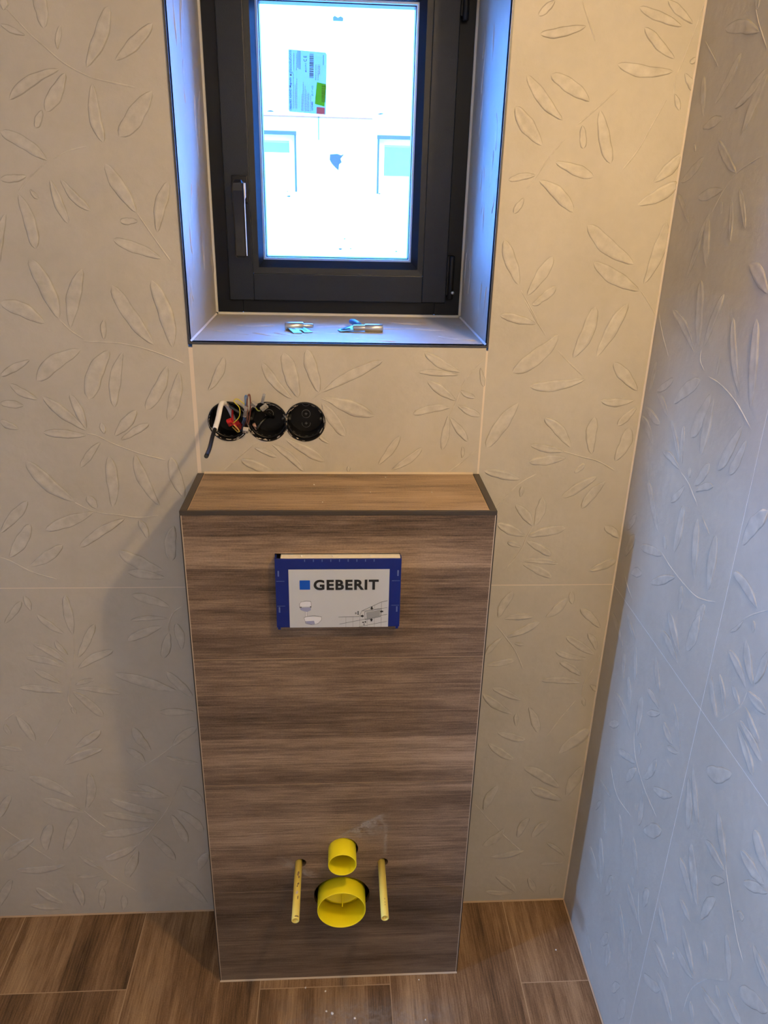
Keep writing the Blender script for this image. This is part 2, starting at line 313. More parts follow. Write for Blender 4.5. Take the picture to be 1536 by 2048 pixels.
# ------------------------------------------------------------------ leaf relief
LEAF_B='-460 1906 -463 1956 25;-443 1878 -434 1911 11;-402 1855 -357 1940 25;-357 1866 -293 1919 21;-489 1896 -525 1910 11;-443 1852 -529 1806 19;-435 1847 -474 1791 24;-479 1794 -493 1767 14;-395 1835 -388 1748 23;-303 1826 -362 1758 32;-481 1720 -550 1761 24;-518 1696 -562 1690 15;-536 1669 -521 1581 25;-516 1676 -504 1661 10;-481 1692 -461 1623 19;-465 1694 -421 1644 18;-345 1643 -389 1718 26;-344 1630 -375 1629 14;-314 1612 -288 1694 23;-310 1570 -390 1600 22;-584 1557 -561 1638 16;-498 1464 -534 1567 32;-481 1448 -447 1551 27;-523 1457 -595 1492 30;-424 1429 -420 1465 13;-337 1421 -400 1525 31;-304 1415 -331 1534 31;-517 1928 -514 1946 20;-467 1412 -554 1353 31;-417 1412 -465 1319 35;-393 1409 -420 1304 24;-556 1319 -602 1347 19;-559 1392 -617 1361 16;-583 1307 -625 1311 18;-599 1263 -631 1278 18;-475 1259 -548 1325 24;-476 1262 -497 1330 20;-477 1251 -557 1256 20;-444 1253 -447 1276 13;-426 1249 -380 1300 23;-416 1241 -359 1275 17;-453 1238 -497 1186 17;-316 1384 -363 1300 26;-296 1374 -324 1279 26;-517 1116 -597 1199 34;-446 1103 -441 1211 27;-354 1106 -392 1214 25;-306 1123 -325 1208 28;-476 1101 -491 1128 21;-483 1094 -582 1055 27;-424 1081 -521 1017 22;-385 1036 -398 1077 18;-331 1065 -342 986 28;-360 964 -445 1010 33;-358 948 -433 963 24;-669 1049 -605 1118 23;-660 995 -608 1069 28;-624 975 -552 1024 25;-695 843 -652 897 17;-637 873 -645 909 16;-560 814 -563 910 23;-576 817 -626 865 19;-576 764 -599 802 16;-581 743 -646 795 21;-592 736 -666 761 22;-557 757 -512 841 21;-561 730 -481 776 23;-600 693 -653 731 20;-572 688 -530 702 15;-598 670 -692 685 22;-576 681 -475 664 18;-579 672 -522 603 26;-585 632 -580 611 14;-594 520 -532 568 25;-626 472 -534 516 27;-708 612 -679 539 25;-735 589 -729 559 16;-757 526 -710 516 17;-766 471 -732 461 17;-614 377 -707 440 32;-599 330 -688 374 34;-592 341 -571 449 25;-702 214 -678 299 29;-662 212 -618 318 26;-354 878 -430 909 25;-360 852 -439 848 14;-374 833 -450 798 24;-361 818 -379 753 23;-338 774 -345 841 22;-355 668 -487 717 31;-323 652 -375 720 25;-322 613 -401 614 23;-428 504 -462 574 27;-444 473 -482 515 23;-379 520 -322 571 25;-398 491 -323 467 17;-408 379 -471 411 20;-395 371 -503 389 23;-419 325 -536 370 31;-435 299 -558 329 26;-450 283 -572 264 29;-369 403 -324 345 28;-386 334 -328 260 28;-399 319 -368 226 26;-451 257 -401 172 26;-488 225 -570 182 27;-486 209 -522 118 29;-723 255 -805 188 34;-664 168 -780 156 27;-602 84 -569 117 21;-576 145 -628 198 21;-577 134 -641 128 14;-686 40 -743 95 27;-688 23 -766 38 21;-640 27 -650 109 26;-593 13 -584 89 21;-333 22 -401 121 32;-543 10 -536 63 19;-791 321 -757 387 23;-839 36 -795 126 24;-348 136 -320 197 26;391 1938 316 1924 17;336 1971 311 1949 14;547 1942 472 1966 17;564 1946 517 1977 15;543 1896 485 1939 18;544 1879 448 1886 21;578 1900 569 1891 13;563 1877 583 1850 14;551 1847 564 1822 11;410 1831 340 1868 25;368 1802 301 1867 22;338 1763 286 1821 27;402 1796 408 1760 15;429 1820 459 1738 24;362 1739 432 1717 21;337 1710 404 1660 24;331 1718 284 1709 14;314 1682 298 1656 14;524 1576 430 1641 31;542 1530 449 1579 28;547 1542 572 1649 27;515 1674 586 1712 26;537 1711 581 1758 23;319 1536 285 1613 25;335 1518 376 1588 24;347 1504 387 1536 18;357 1468 288 1483 19;345 1503 363 1511 13;402 1451 320 1378 34;433 1406 464 1502 30;478 1409 524 1509 27;463 1368 355 1352 24;567 1346 512 1400 25;564 1328 497 1325 19;570 1314 537 1276 19;339 1321 283 1229 31;451 1230 391 1291 24;437 1223 369 1236 18;445 1210 370 1200 23;494 1217 490 1294 25;543 1203 562 1273 29;463 1178 482 1198 14;512 1172 444 1125 23;530 1161 488 1101 23;358 1164 282 1182 21;360 1126 361 1150 12;392 1062 352 1110 22;395 1062 405 1126 23;379 1040 318 1068 24;384 1040 461 1058 25;373 1014 342 1026 14;382 1029 439 995 20;379 983 455 976 15;378 976 444 943 21;576 1036 542 1062 21;523 958 578 984 23;338 846 365 911 23;350 844 414 848 19;361 797 430 835 22;351 797 318 752 16;379 781 401 779 9;441 845 483 894 24;497 878 491 910 16;565 819 515 869 22;565 760 540 806 17;562 749 492 798 23;546 740 472 761 19;539 694 485 733 21;542 676 448 684 21;323 726 383 737 20;408 631 340 665 22;392 592 319 650 24;428 612 458 537 23;405 557 401 594 13;360 543 429 519 24;342 512 406 462 25;526 372 434 438 32;536 335 456 375 31;546 345 577 438 33;512 476 578 547 38;475 213 511 269 29;439 215 460 282 24;403 248 353 189 27;372 155 460 174 22;566 148 513 198 15;565 129 504 124 14;454 27 394 91 25;448 27 373 34 19;503 25 480 80 20;544 15 546 54 21;562 670 580 652 13;558 610 552 634 11;347 306 376 384 26;-246 1338 -213 1402 19;-91 1324 -145 1392 21;-80 1326 -105 1411 31;-41 1336 -63 1417 27;-38 1336 78 1398 22;-32 1327 63 1292 30;-36 1317 8 1251 26;-48 1264 -22 1237 12;-166 1228 -123 1209 14;-134 1236 -71 1179 18;-128 1179 -193 1204 22;-106 1246 -30 1200 22;224 1378 153 1414 20;220 1372 143 1377 14;218 1323 161 1361 20;224 1343 254 1329 13;208 1310 136 1296 19;205 1295 196 1224 18;207 1291 246 1242 17;221 1314 267 1293 17;236 1208 236 1232 9;72 1193 114 1254 18;98 1183 158 1230 18;15 1178 15 1191 9;260 1387 269 1350 11'
STEM_B='-520 1939 -507 1925 -484 1900 -465 1884 -437 1861 -405 1845 -384 1839 -355 1834 -329 1830;-481 1720 -516 1692 -535 1672;-345 1643 -330 1619 -310 1588 -295 1566;-498 1464 -480 1444 -460 1430;-472 1722 -446 1735 -415 1743;-325 1950 -316 1932;-462 1426 -429 1425 -396 1423 -357 1415 -319 1402 -286 1388;-477 1254 -459 1250 -434 1236 -406 1224 -377 1213 -336 1202;-517 1114 -492 1099 -466 1091 -438 1088 -402 1082 -359 1086;-678 996 -661 989 -636 972 -613 959 -574 946;-354 1106 -346 1093;-360 964 -343 939;-560 814 -561 785 -568 742 -579 703 -589 668 -592 646 -585 627;-604 628 -623 582 -658 529;-328 882 -348 866 -361 837 -361 820;-673 649 -713 616 -738 594;-598 336 -578 309 -554 282;-795 295 -759 254 -728 223 -690 183;-474 444 -432 475 -399 501 -379 520;-362 436 -375 401 -406 335 -452 267 -488 220;-575 148 -541 110 -503 74;-686 35 -648 9;379 1972 392 1947 409 1916;578 1979 570 1942 557 1895 549 1868 550 1847;539 1838 520 1797 502 1760 479 1728;455 1851 429 1827 390 1793;374 1774 350 1744 334 1719 317 1696;368 1802 382 1794;323 1528 342 1500 363 1467;543 1531 562 1509 580 1486;547 1542 543 1530;515 1674 503 1659;331 1511 356 1475 378 1447;400 1423 428 1397 456 1374;437 1223 474 1212 508 1203 546 1183;554 1177 578 1160;388 1176 356 1155 329 1125 312 1102;392 1062 382 1040 370 1004 338 956;318 994 342 966;568 1346 577 1326;479 1408 475 1395;462 1366 477 1366;334 830 361 794 384 760 405 714;583 814 570 728 547 670 552 616;535 628 507 580 478 524;441 633 392 592;368 570 324 506;544 334 577 285;324 328 375 260 418 208 454 170;575 121 535 74;511 479 503 456;-58 1321 -40 1336 -18 1357;-159 1240 -192 1212 -225 1182;-38 1325 -20 1318 -2 1306;266 1404 249 1385 231 1359 222 1335 218 1320 207 1293;264 1226 237 1200 213 1180;5 1212 44 1179'
LEAF_R='198 1904 85 1926 22;94 1823 154 1885 22;162 1812 236 1855 19;201 1774 242 1849 28;61 1808 35 1870 21;64 1792 128 1802 19;207 1724 128 1771 20;174 1702 89 1689 20;11 1713 87 1749 22;73 1649 9 1694 16;114 1610 143 1666 16;181 1666 176 1684 12;228 1630 208 1687 16;265 1649 223 1704 15;53 1759 40 1771 10;179 1934 173 1955 20;166 1586 141 1660 27;99 1563 130 1640 22;177 1453 64 1507 23;185 1466 153 1568 32;205 1466 239 1556 24;345 1424 280 1528 23;380 1412 345 1536 28;267 1437 264 1465 12;133 1356 215 1417 29;259 1406 218 1321 35;270 1401 263 1304 31;368 1386 323 1300 26;387 1370 359 1306 23;54 1359 116 1396 19;55 1356 120 1329 18;16 1318 93 1307 21;6 1298 76 1264 25;23 1346 32 1410 21;198 1269 135 1326 17;206 1267 186 1333 19;200 1258 125 1264 19;360 1571 296 1604 27;242 1257 234 1276 16;261 1252 298 1303 24;269 1244 323 1274 16;232 1241 188 1192 17;165 1122 82 1196 25;235 1114 238 1208 30;205 1106 190 1128 18;195 1091 98 1062 23;323 1110 294 1207 28;370 1113 359 1208 32;341 1200 304 1216 10;259 1081 167 1019 20;296 1036 286 1078 20;371 1089 355 1050 26;362 1066 342 985 33;322 967 256 1013 32;326 947 248 965 24;74 991 126 1018 22;31 1008 67 1072 29;19 1063 57 1112 22;506 1161 428 1178 23;434 1225 477 1298 30;482 1129 453 1090 8;540 1054 497 1105 25;527 1040 462 1064 22;540 1058 553 1121 19;509 1123 505 1141 11;98 834 16 867 24;153 884 88 909 16;124 771 106 831 23;178 803 153 870 22;284 853 241 906 25;180 737 145 794 27;199 702 90 717 25;227 710 219 800 33;293 826 233 827 21;300 823 249 784 16;392 815 338 874 21;364 805 315 815 27;386 805 345 784 15;242 657 160 618 22;251 653 214 588 24;285 659 320 734 24;399 722 327 672 21;251 684 247 711 17;292 634 300 553 26;323 563 387 631 30;431 796 463 708 29;437 828 491 745 23;542 900 476 846 30;474 946 430 997 21;490 966 453 1015 16;520 1007 491 1021 17;532 1014 585 990 20;526 975 590 937 25;529 987 600 972 22;529 1038 583 1042 22;166 499 96 483 15;167 397 138 455 24;257 451 214 500 23;98 394 122 443 15;94 631 141 672 21;583 762 532 818 26;583 748 518 743 22;590 735 556 697 16;556 610 579 686 23;526 612 460 644 29;541 622 483 701 35;535 578 488 579 21;336 456 291 514 29;376 381 301 402 32;382 430 387 481 28;191 272 150 368 42;174 269 99 287 40;219 270 237 348 27;489 457 428 502 28;513 413 439 412 33;578 500 506 485 26;575 508 513 545 31;602 567 577 593 20;658 606 624 665 24;551 352 468 372 31;496 358 433 309 27;598 510 674 534 29;607 432 584 456 19;658 584 706 582 25;744 667 682 618 32;670 843 621 870 32;671 820 604 813 27;681 817 628 775 19;731 698 682 718 23;632 720 650 732 16;388 232 357 340 25;349 235 289 330 27;359 175 328 114 22;285 133 278 192 32;236 145 269 213 26;210 70 146 82 29;375 98 391 173 33;649 552 631 563 15;336 424 316 437 22;508 453 506 470 10'
STEM_R='168 1944 189 1917 228 1879;18 1921 55 1896 84 1876;275 1746 210 1725 175 1700 148 1667;50 1793 33 1767;198 1463 202 1446 221 1434;237 1428 280 1426 336 1413 394 1387;10 1491 40 1459 81 1427;10 1319 48 1357;206 1255 239 1248 286 1225;187 1095 246 1086 327 1085 368 1096 400 1111;188 909 104 835;36 980 74 958 107 946;530 1173 499 1147 479 1127;212 713 224 685 247 662 295 643 362 634;132 561 187 526 269 544;529 1038 521 1005 478 944;353 771 371 736;310 814 330 806;580 759 608 727 645 688 675 668;572 405 576 469 605 538 645 592;351 439 371 392 399 374;548 600 565 577;510 435 535 403;194 264 254 249'

def dec(s): return [[float(t)/1000 for t in r.split()] for r in s.split(';')]
def leaf_shape(t):
    return max(0.0, (sin(pi*min(1, t**0.95)))**0.52)*(0.62+0.38*t) if t < 0.999 else 0.0
def add_leaf(mb, to3, l, rng, h=0.0015, clamp=None, mi=2, ei=1):
    bx, by, tx, ty, W = l; a = Vector((bx, by)); t = Vector((tx, ty)); ax = t-a; L = ax.length
    if L < 0.004: return
    ax.normalize(); n = Vector((-ax.y, ax.x)); bend = rng.uniform(-0.07, 0.07)*L; K = 14
    W = W*1.1; w0 = min(W, L*0.9); ph = [rng.uniform(0, 6.28) for _ in range(4)]
    dish = rng.uniform(0.35, 0.8); side = rng.choice((-1, 1))
    rows = []
    inset = min(0.0016, w0*0.13)
    for i in range(K+1):
        u = i/K; c = a+ax*(L*u)+n*(bend*4*u*(1-u))
        s = leaf_shape(u)*w0/2
        sL = s*(1+0.07*sin(9*u+ph[0])+0.04*sin(21*u+ph[1])); sR = s*(1+0.07*sin(8*u+ph[2])+0.04*sin(19*u+ph[3]))
        if 0 < i < K: sL = max(sL, 0.0012); sR = max(sR, 0.0012)
        end = 1.0 if 0 < i < K else 0.0
        iL = max(0, sL-inset); iR = max(0, sR-inset)
        hh = h*(0.8+0.35*sin(5*u+ph[1]))*end*min(1, s/0.003)
        # foot, shoulder, inner slope, rib, inner slope, shoulder, foot
        prof = [(sL, 0), (iL, hh), (iL*0.55, hh*(1.05 if side > 0 else 0.75)), (0.0, hh*dish), (-iR*0.55, hh*(0.75 if side > 0 else 1.05)), (-iR, hh), (-sR, 0)]
        rows.append([(c+n*o, z) for o, z in prof])
    n0 = len(mb.v); m = len(rows[0])
    for r in rows:
        for p, z in r:
            x, y = p.x, p.y
            if clamp: x, y = clamp(x, y)
            mb.v.append(to3(x, y, z-0.0001))
    for i in range(K):
        for j in range(m-1):
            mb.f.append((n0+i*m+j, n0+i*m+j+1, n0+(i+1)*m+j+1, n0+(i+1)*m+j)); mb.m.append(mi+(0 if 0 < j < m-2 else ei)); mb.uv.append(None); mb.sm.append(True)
def add_stem(mb, to3, st, w=0.0028, h=0.0010, clamp=None, mi=2):
    P = [Vector((st[i], st[i+1], 0)) for i in range(0, len(st), 2)]
    if len(P) > 2: P = spline(P, 5)
    n0 = len(mb.v); N = len(P)
    for i, p in enumerate(P):
        T = P[min(i+1, N-1)]-P[max(i-1, 0)]; T.normalize(); n = Vector((-T.y, T.x, 0)); e = 1.0 if 0 < i < N-1 else 0.0
        tw = w*(0.7+0.5*i/N)
        for o, z in ((tw/2, 0), (tw/5, h*e), (-tw/5, h*e), (-tw/2, 0)):
            q = p+n*o; x, y = q.x, q.y
            if clamp: x, y = clamp(x, y)
            mb.v.append(to3(x, y, z-0.0001))
    for i in range(N-1):
        for j in range(3):
            mb.f.append((n0+i*4+j, n0+i*4+j+1, n0+(i+1)*4+j+1, n0+(i+1)*4+j)); mb.m.append(mi); mb.uv.append(None); mb.sm.append(True)

def cutter_box(x0, x1, y0, y1, z0, z1):
    m = MB(); m.box(x0, x1, y0, y1, z0, z1); return m.build('cutter', [])
def cutter_cyl(c, r, y0, y1, sx=1.0, n=64):
    m = MB(); k = [(c[0]+r*sx*cos(2*pi*j/n), c[1]+r*sin(2*pi*j/n)) for j in range(n)]
    m.poly(k, y0, y1); return m.build('cutter', [])

# ------------------------------------------------------------------ walls, floor, ceiling
G = 0.0010
wb = MB(); wb.box(ROOM_L-0.1, XW+0.1, 0.0003, 0.40, -0.1, CEIL+0.1, 1)
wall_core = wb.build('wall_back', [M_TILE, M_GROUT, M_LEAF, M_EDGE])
t = MB()
def wtile(x0, x1, z0, z1): t.box(x0+G, x1-G, 0.0, 0.0100, z0+G, z1-G, 0)
mid = MB(); mid.box(-0.270+G, 0.2695-G, 0.0, 0.0100, JZ+G, WS-0.0045, 0); midt = mid.build('mid', [M_TILE, M_GROUT, M_LEAF, M_EDGE])
def recess_cutters(extra): return [cutter_cyl(c, BOXR, -0.05, extra) for c in BOXC]
# the core: window opening and the three recesses for the flush boxes
cut(wall_core, [cutter_box(WL-0.010, WR+0.010, -0.1, 0.6, WS-0.010, WT+0.006)]+recess_cutters(0.062))
cut(midt, recess_cutters(0.03))
for (x0, x1) in ((ROOM_L, -0.872), (-0.872, -0.27), (-0.27, 0.27), (0.27, XW)): wtile(x0, x1, 0.002, JZ)
wtile(ROOM_L, -0.872, JZ, WT); wtile(-0.872, WL-0.003, JZ, WT); wtile(WR+0.003, XW, JZ, WT)
for (x0, x1) in ((ROOM_L, -0.872), (-0.872, -0.27), (-0.27, 0.27), (0.27, XW)): wtile(x0, x1, WT+0.004, CEIL)
def back3(u, v, h): return (u, -h, v)
def clampb(x, z):
    x = min(x, XW-0.002)
    if WL-0.005 < x < WR+0.005 and z > WS-0.006:
        d = [(x-(WL-0.005), 0), ((WR+0.005)-x, 1), (z-(WS-0.006), 2)]; k = min(d)[1]
        if k == 0: x = WL-0.005
        elif k == 1: x = WR+0.005
        else: z = WS-0.006
    return x, max(0.003, z)
rng = random.Random(4)
LB = dec(LEAF_B); SB = dec(STEM_B)
for l in LB: add_leaf(t, back3, l, rng, clamp=clampb)
for s_ in SB: add_stem(t, back3, s_, clamp=clampb)
# the pattern carries on beyond the frame
for l in LB:
    if -0.80 < l[0] < -0.30: add_leaf(t, back3, [l[0]-0.52, l[1], l[2]-0.52, l[3], l[4]], rng, clamp=lambda x, z: (max(x, ROOM_L+0.01), z))
keep = []
for i, f in enumerate(t.f):
    cx = sum(t.v[k][0] for k in f)/len(f); cz = sum(t.v[k][2] for k in f)/len(f); cy = sum(t.v[k][1] for k in f)/len(f)
    if t.m[i] >= 2 and any((cx-c[0])**2+(cz-c[1])**2 < (BOXR+0.002)**2 for c in BOXC): continue
    keep.append(i)
t.f = [t.f[i] for i in keep]; t.m = [t.m[i] for i in keep]; t.uv = [t.uv[i] for i in keep]; t.sm = [t.sm[i] for i in keep]
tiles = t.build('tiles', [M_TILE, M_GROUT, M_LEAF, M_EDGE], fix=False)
def join(main, others):
    bm = bmesh.new(); bm.from_mesh(main.data)
    for o in others:
        bm.from_mesh(o.data)
    bm.to_mesh(main.data); bm.free()
    for o in others: bpy.data.objects.remove(o, do_unlink=True)
join(wall_core, [midt, tiles]); struct(wall_core)

# right wall
RY = 0.4232
rw = MB(); rw.box(XW+0.0003, XW+0.12, ROOM_B, 0.002, -0.1, CEIL, 4)
def rtile(u0, u1, z0, z1): rw.box(XW, XW+0.009, -u1+G*0.7, -u0-G*0.7, z0+G*0.7, z1-G*0.7, 0)
us = [0.003, RY, RY+0.6, RY+1.2, -ROOM_B]
for a, b_ in zip(us[:-1], us[1:]):
    for z0, z1 in ((0.002, JZ), (JZ, WT), (WT, CEIL)): rtile(a, b_, z0, z1)
def right3(u, v, h): return (XW-h, -u, v)
rng = random.Random(8)
cl = lambda u, z: (max(0.004, u), max(0.003, z))
LR = dec(LEAF_R); SR = dec(STEM_R)
for l in LR: add_leaf(rw, right3, l, rng, h=0.0010, clamp=cl)
for s_ in SR: add_stem(rw, right3, s_, h=0.0006, clamp=cl)
for k in (0.6, 1.2):
    for l in LR:
        if l[0] < 0.6 and l[2] < 0.66 and l[0]+k > 0.74: add_leaf(rw, right3, [l[0]+k, l[1], l[2]+k, l[3], l[4]], rng, h=0.0010, clamp=lambda u, z: (min(u, 2.39), max(0.003, z)))
for l in LB:
    if l[1] > 1.35 and l[0] > 0.2: add_leaf(rw, right3, [l[0]+0.35, l[1]+0.02, l[2]+0.35, l[3]+0.02, l[4]], rng, h=0.0010, clamp=cl) if l[0] > 0.28 else None
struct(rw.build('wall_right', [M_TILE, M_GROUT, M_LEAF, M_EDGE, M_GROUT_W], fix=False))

# left wall with a doorway cut to shape the hall light, rear wall, ceiling
m = MB(); DY0, DY1 = -1.70, -0.88
m.box(ROOM_L-0.1, ROOM_L, DY1, 0.002, -0.1, CEIL); m.box(ROOM_L-0.1, ROOM_L, ROOM_B, DY0, -0.1, CEIL); m.box(ROOM_L-0.1, ROOM_L, DY0, DY1, 2.0, CEIL)
struct(m.build('wall_left', M_PLASTER))
m = MB(); m.box(ROOM_L-0.1, XW+0.12, ROOM_B-0.1, ROOM_B, -0.1, CEIL+0.1); struct(m.build('wall_rear', M_PLASTER))
m = MB(); m.box(ROOM_L-0.1, XW+0.12, ROOM_B-0.1, 0.4, CEIL, CEIL+0.12); struct(m.build('ceiling', M_CEIL))
# unseen hall added beyond the doorway to shut out sky light
m = MB(); hx, hy0, hy1, hz = -4.6, -3.0, 0.2, 3.1
m.box(hx-0.1, hx, hy0, hy1, -0.1, hz); m.box(hx, ROOM_L-0.1, hy0-0.1, hy0, -0.1, hz); m.box(hx, ROOM_L-0.1, hy1, hy1+0.1, -0.1, hz); m.box(hx, ROOM_L-0.1, hy0, hy1, hz, hz+0.1)
m.box(ROOM_L-0.1, ROOM_L-0.05, hy0, ROOM_B, -0.1, hz); m.box(ROOM_L-0.1, ROOM_L-0.05, ROOM_B, hy1, CEIL+0.05, hz)
struct(m.build('wall_added_hall', M_PLASTER))
m = MB(); m.box(hx, ROOM_L-0.1, hy0, hy1, -0.1, 0.0); struct(m.build('floor_added_hall', M_PLASTER))

# floor of wood-look tiles
fl = MB(); rng = random.Random(12)
fl.box(ROOM_L-0.1, XW+0.1, ROOM_B-0.1, 0.002, -0.10, -0.0008, 1)
def plank(mb, x0, x1, y0, y1):
    ou, ov = rng.uniform(0, 30), rng.randint(0, 200)/16+rng.uniform(0.0, 0.03)
    g = 0.0011; x0 += g; x1 -= g; y0 += g; y1 -= g
    q = [(x0, y0, 0), (x1, y0, 0), (x1, y1, 0), (x0, y1, 0)]
    mb.quad(q, 0, [(ou+p[1], ov+p[0]) for p in q])
cols = [-1.382, -1.082, -0.782, -0.4855, -0.1842, 0.1145, 0.4187, XW]; ends = [-0.80, -0.80, -0.2020, -0.80, -0.2130, -0.80, -0.2220]
cols = [ROOM_L]+cols; ends = [-0.2]+ends
for (a, b_), e in zip(zip(cols[:-1], cols[1:]), ends):
    ys = [0.0, e]
    while ys[-1]-1.2 > ROOM_B: ys.append(ys[-1]-1.2)
    ys.append(ROOM_B)
    for y1, y0 in zip(ys[:-1], ys[1:]): plank(fl, a, b_, y0, y1)
struct(fl.build('floor', [M_WOODF, M_GROUT_TAN]))

# sealant lines: wall corner, floor edge
m = MB()
m.quad([(XW-0.0030, -0.0004, 0.0), (XW-0.0002, -0.0030, 0.0), (XW-0.0002, -0.0030, CEIL), (XW-0.0030, -0.0004, CEIL)])
struct(m.build('trim_1', M_GROUT, fix=False))
m = MB()
def fstrip(x0, x1): m.quad([(x0, -0.0032, 0.0004), (x1, -0.0032, 0.0004), (x1, -0.0004, 0.0034), (x0, -0.0004, 0.0034)])
fstrip(ROOM_L, XL); fstrip(XR, XW)
m.quad([(XW-0.0032, 0, 0.0004), (XW-0.0032, ROOM_B, 0.0004), (XW-0.0004, ROOM_B, 0.0034), (XW-0.0004, 0, 0.0034)])
struct(m.build('trim_2', M_GROUT_TAN, fix=False))

# ------------------------------------------------------------------ window
win = empty('window_1', (0, WD, WS)); struct(win)
def rv(name, f3, w_, h_, seed, leaves):
    mb = MB()
    n = 1
    mb.quad([f3(0, 0, 0), f3(w_, 0, 0), f3(w_, h_, 0), f3(0, h_, 0)], 0)
    rg = random.Random(seed)
    for l in leaves: add_leaf(mb, f3, l, rg, h=0.0014, mi=1, ei=1)
    return part(mb, name, [M_TILE, M_LEAF, M_LEAF], win, fix=False)
# side reveals: u = depth from the room face, v = height above the sill
def sidel(s):
    x = WL if s < 0 else WR
    return (lambda u, v, h: (x-s*h, u, WS+v))
rg = random.Random(31)
for s_ in (-1, 1):
    lv = []
    for k in range(16):
        u, v = rg.uniform(0.03, 0.30), 0.02+k*0.041; L = rg.uniform(0.06, 0.10); a_ = rg.uniform(1.15, 2.0)*(1 if rg.random() < .7 else -1)
        e = (min(0.325, max(0.006, u+L*cos(a_))), min(0.68, max(0.01, v+L*sin(a_))))
        lv.append([u, v, e[0], e[1], rg.uniform(0.014, 0.024)])
    rv('reveal_tile', sidel(s_), WD+0.02, WT-WS, 5+s_, lv)
lv = []
for k in range(13):
    u, v = 0.02+k*0.04, rg.uniform(0.03, 0.28); L = rg.uniform(0.06, 0.10); a_ = rg.uniform(-0.6, 0.6)
    lv.append([u, v, min(0.53, u+L*cos(a_)), min(0.32, max(0.008, v+L*sin(a_))), rg.uniform(0.014, 0.024)])
rv('window_sill', lambda u, v, h: (WL+u, v, WS+h), WR-WL, WD+0.02, 77, lv)
mb = MB(); mb.quad([(WL, 0, WT), (WR, 0, WT), (WR, WD+0.02, WT), (WL, WD+0.02, WT)]); part(mb, 'lintel_tile', M_TILE, win, fix=False)
# pale joints where the reveal tiles meet and sealant round the frame
mb = MB()
for sx, x in ((1, WL), (-1, WR)):
    mb.quad([(x+sx*0.0003, 0, WS+0.003), (x+sx*0.0030, 0, WS+0.0004), (x+sx*0.0030, WD, WS+0.0004), (x+sx*0.0003, WD, WS+0.003)])
part(mb, 'corner_joint', M_GROUT_W, win, fix=False)
mb = MB(); c_ = 0.0045; yf = WD-0.006
mb.box(WL, WR, yf, WD, WS, WS+c_); mb.box(WL, WL+c_, yf, WD, WS, WT); mb.box(WR-c_, WR, yf, WD, WS, WT)
part(mb, 'sealant', M_SEAL, win, 'pale sealant bead')
# dark edge profile round the recess
mb = MB(); e_ = 0.0038
for (a, b_, c2, d2) in ((WL-e_, WL, WS-e_, WT), (WR, WR+e_, WS-e_, WT), (WL, WR, WS-e_, WS), (WL-e_, WR+e_, WT, WT+e_)): mb.box(a, b_, -0.0016, 0.012, c2, d2)
struct(mb.build('trim_3', M_TRIM2))
# fixed frame
def ring(mb, x0, x1, z0, z1, w_, y0, y1, b=0.0, wb=None, wt=None):
    wb = wb or w_; wt = wt or w_
    mb.box(x0, x0+w_, y0, y1, z0, z1, 0, b); mb.box(x1-w_, x1, y0, y1, z0, z1, 0, b)
    mb.box(x0+w_, x1-w_, y0, y1, z0, z0+wb, 0, b); mb.box(x0+w_, x1-w_, y0, y1, z1-wt, z1, 0, b)
FX0, FX1, FZ0, FZ1 = WL+0.0035, WR-0.0035, WS+0.0040, WT-0.001
mb = MB(); ring(mb, FX0, FX1, FZ0, FZ1, 0.055, WD, WD+0.07, 0.0015)
part(mb, 'window_frame', M_FRAME2, win)
SX0, SX1, SZ0, SZ1 = -0.2395, 0.2315, 1.4600, 2.100; SY = WD-0.016
GX0, GX1, GZ0, GZ1 = -0.1655, 0.1535, 1.5430, 2.0260
mb = MB(); sw = 0.0525
ring(mb, SX0, SX1, SZ0, SZ1, sw, SY, WD+0.050, 0.0018, wb=0.0565, wt=0.055)
sash = part(mb, 'sash', M_FRAME, win)
# glazing bead: stepped and sloping towards the glass
mb = MB()
bx0, bx1, bz0, bz1 = SX0+sw, SX1-sw, SZ0+0.0565, SZ1-0.055; yb = SY+0.0045; yg = WD+0.006
O = [(bx0, yb, bz0), (bx1, yb, bz0), (bx1, yb, bz1), (bx0, yb, bz1)]
k_ = 0.012; Pm = [(bx0+k_, yb+0.001, bz0+k_), (bx1-k_, yb+0.001, bz0+k_), (bx1-k_, yb+0.001, bz1-k_), (bx0+k_, yb+0.001, bz1-k_)]
I = [(GX0, yg, GZ0), (GX1, yg, GZ0), (GX1, yg, GZ1), (GX0, yg, GZ1)]
for A, B in ((O, Pm), (Pm, I)):
    for i in range(4): j = (i+1) % 4; mb.quad([A[i], A[j], B[j], B[i]])
part(mb, 'glazing_bead', M_FRAME, win, fix=False)
mb = MB(); mb.box(GX0-0.004, GX1+0.004, yg+0.0002, yg+0.004, GZ0-0.004, GZ1+0.004); part(mb, 'glass_pane', M_GLASS, win)
mb = MB(); ring(mb, GX0-0.002, GX1+0.002, GZ0-0.002, GZ1+0.002, 0.0062, yg+0.0045, yg+0.014); part(mb, 'glass_spacer', M_SPACER, win, 'pale metal spacer bar')
mb = MB(); ring(mb, GX0-0.004, GX1+0.004, GZ0-0.004, GZ1+0.004, 0.0100, yg+0.0145, yg+0.045); part(mb, 'outer_gasket', M_BLACK, win)
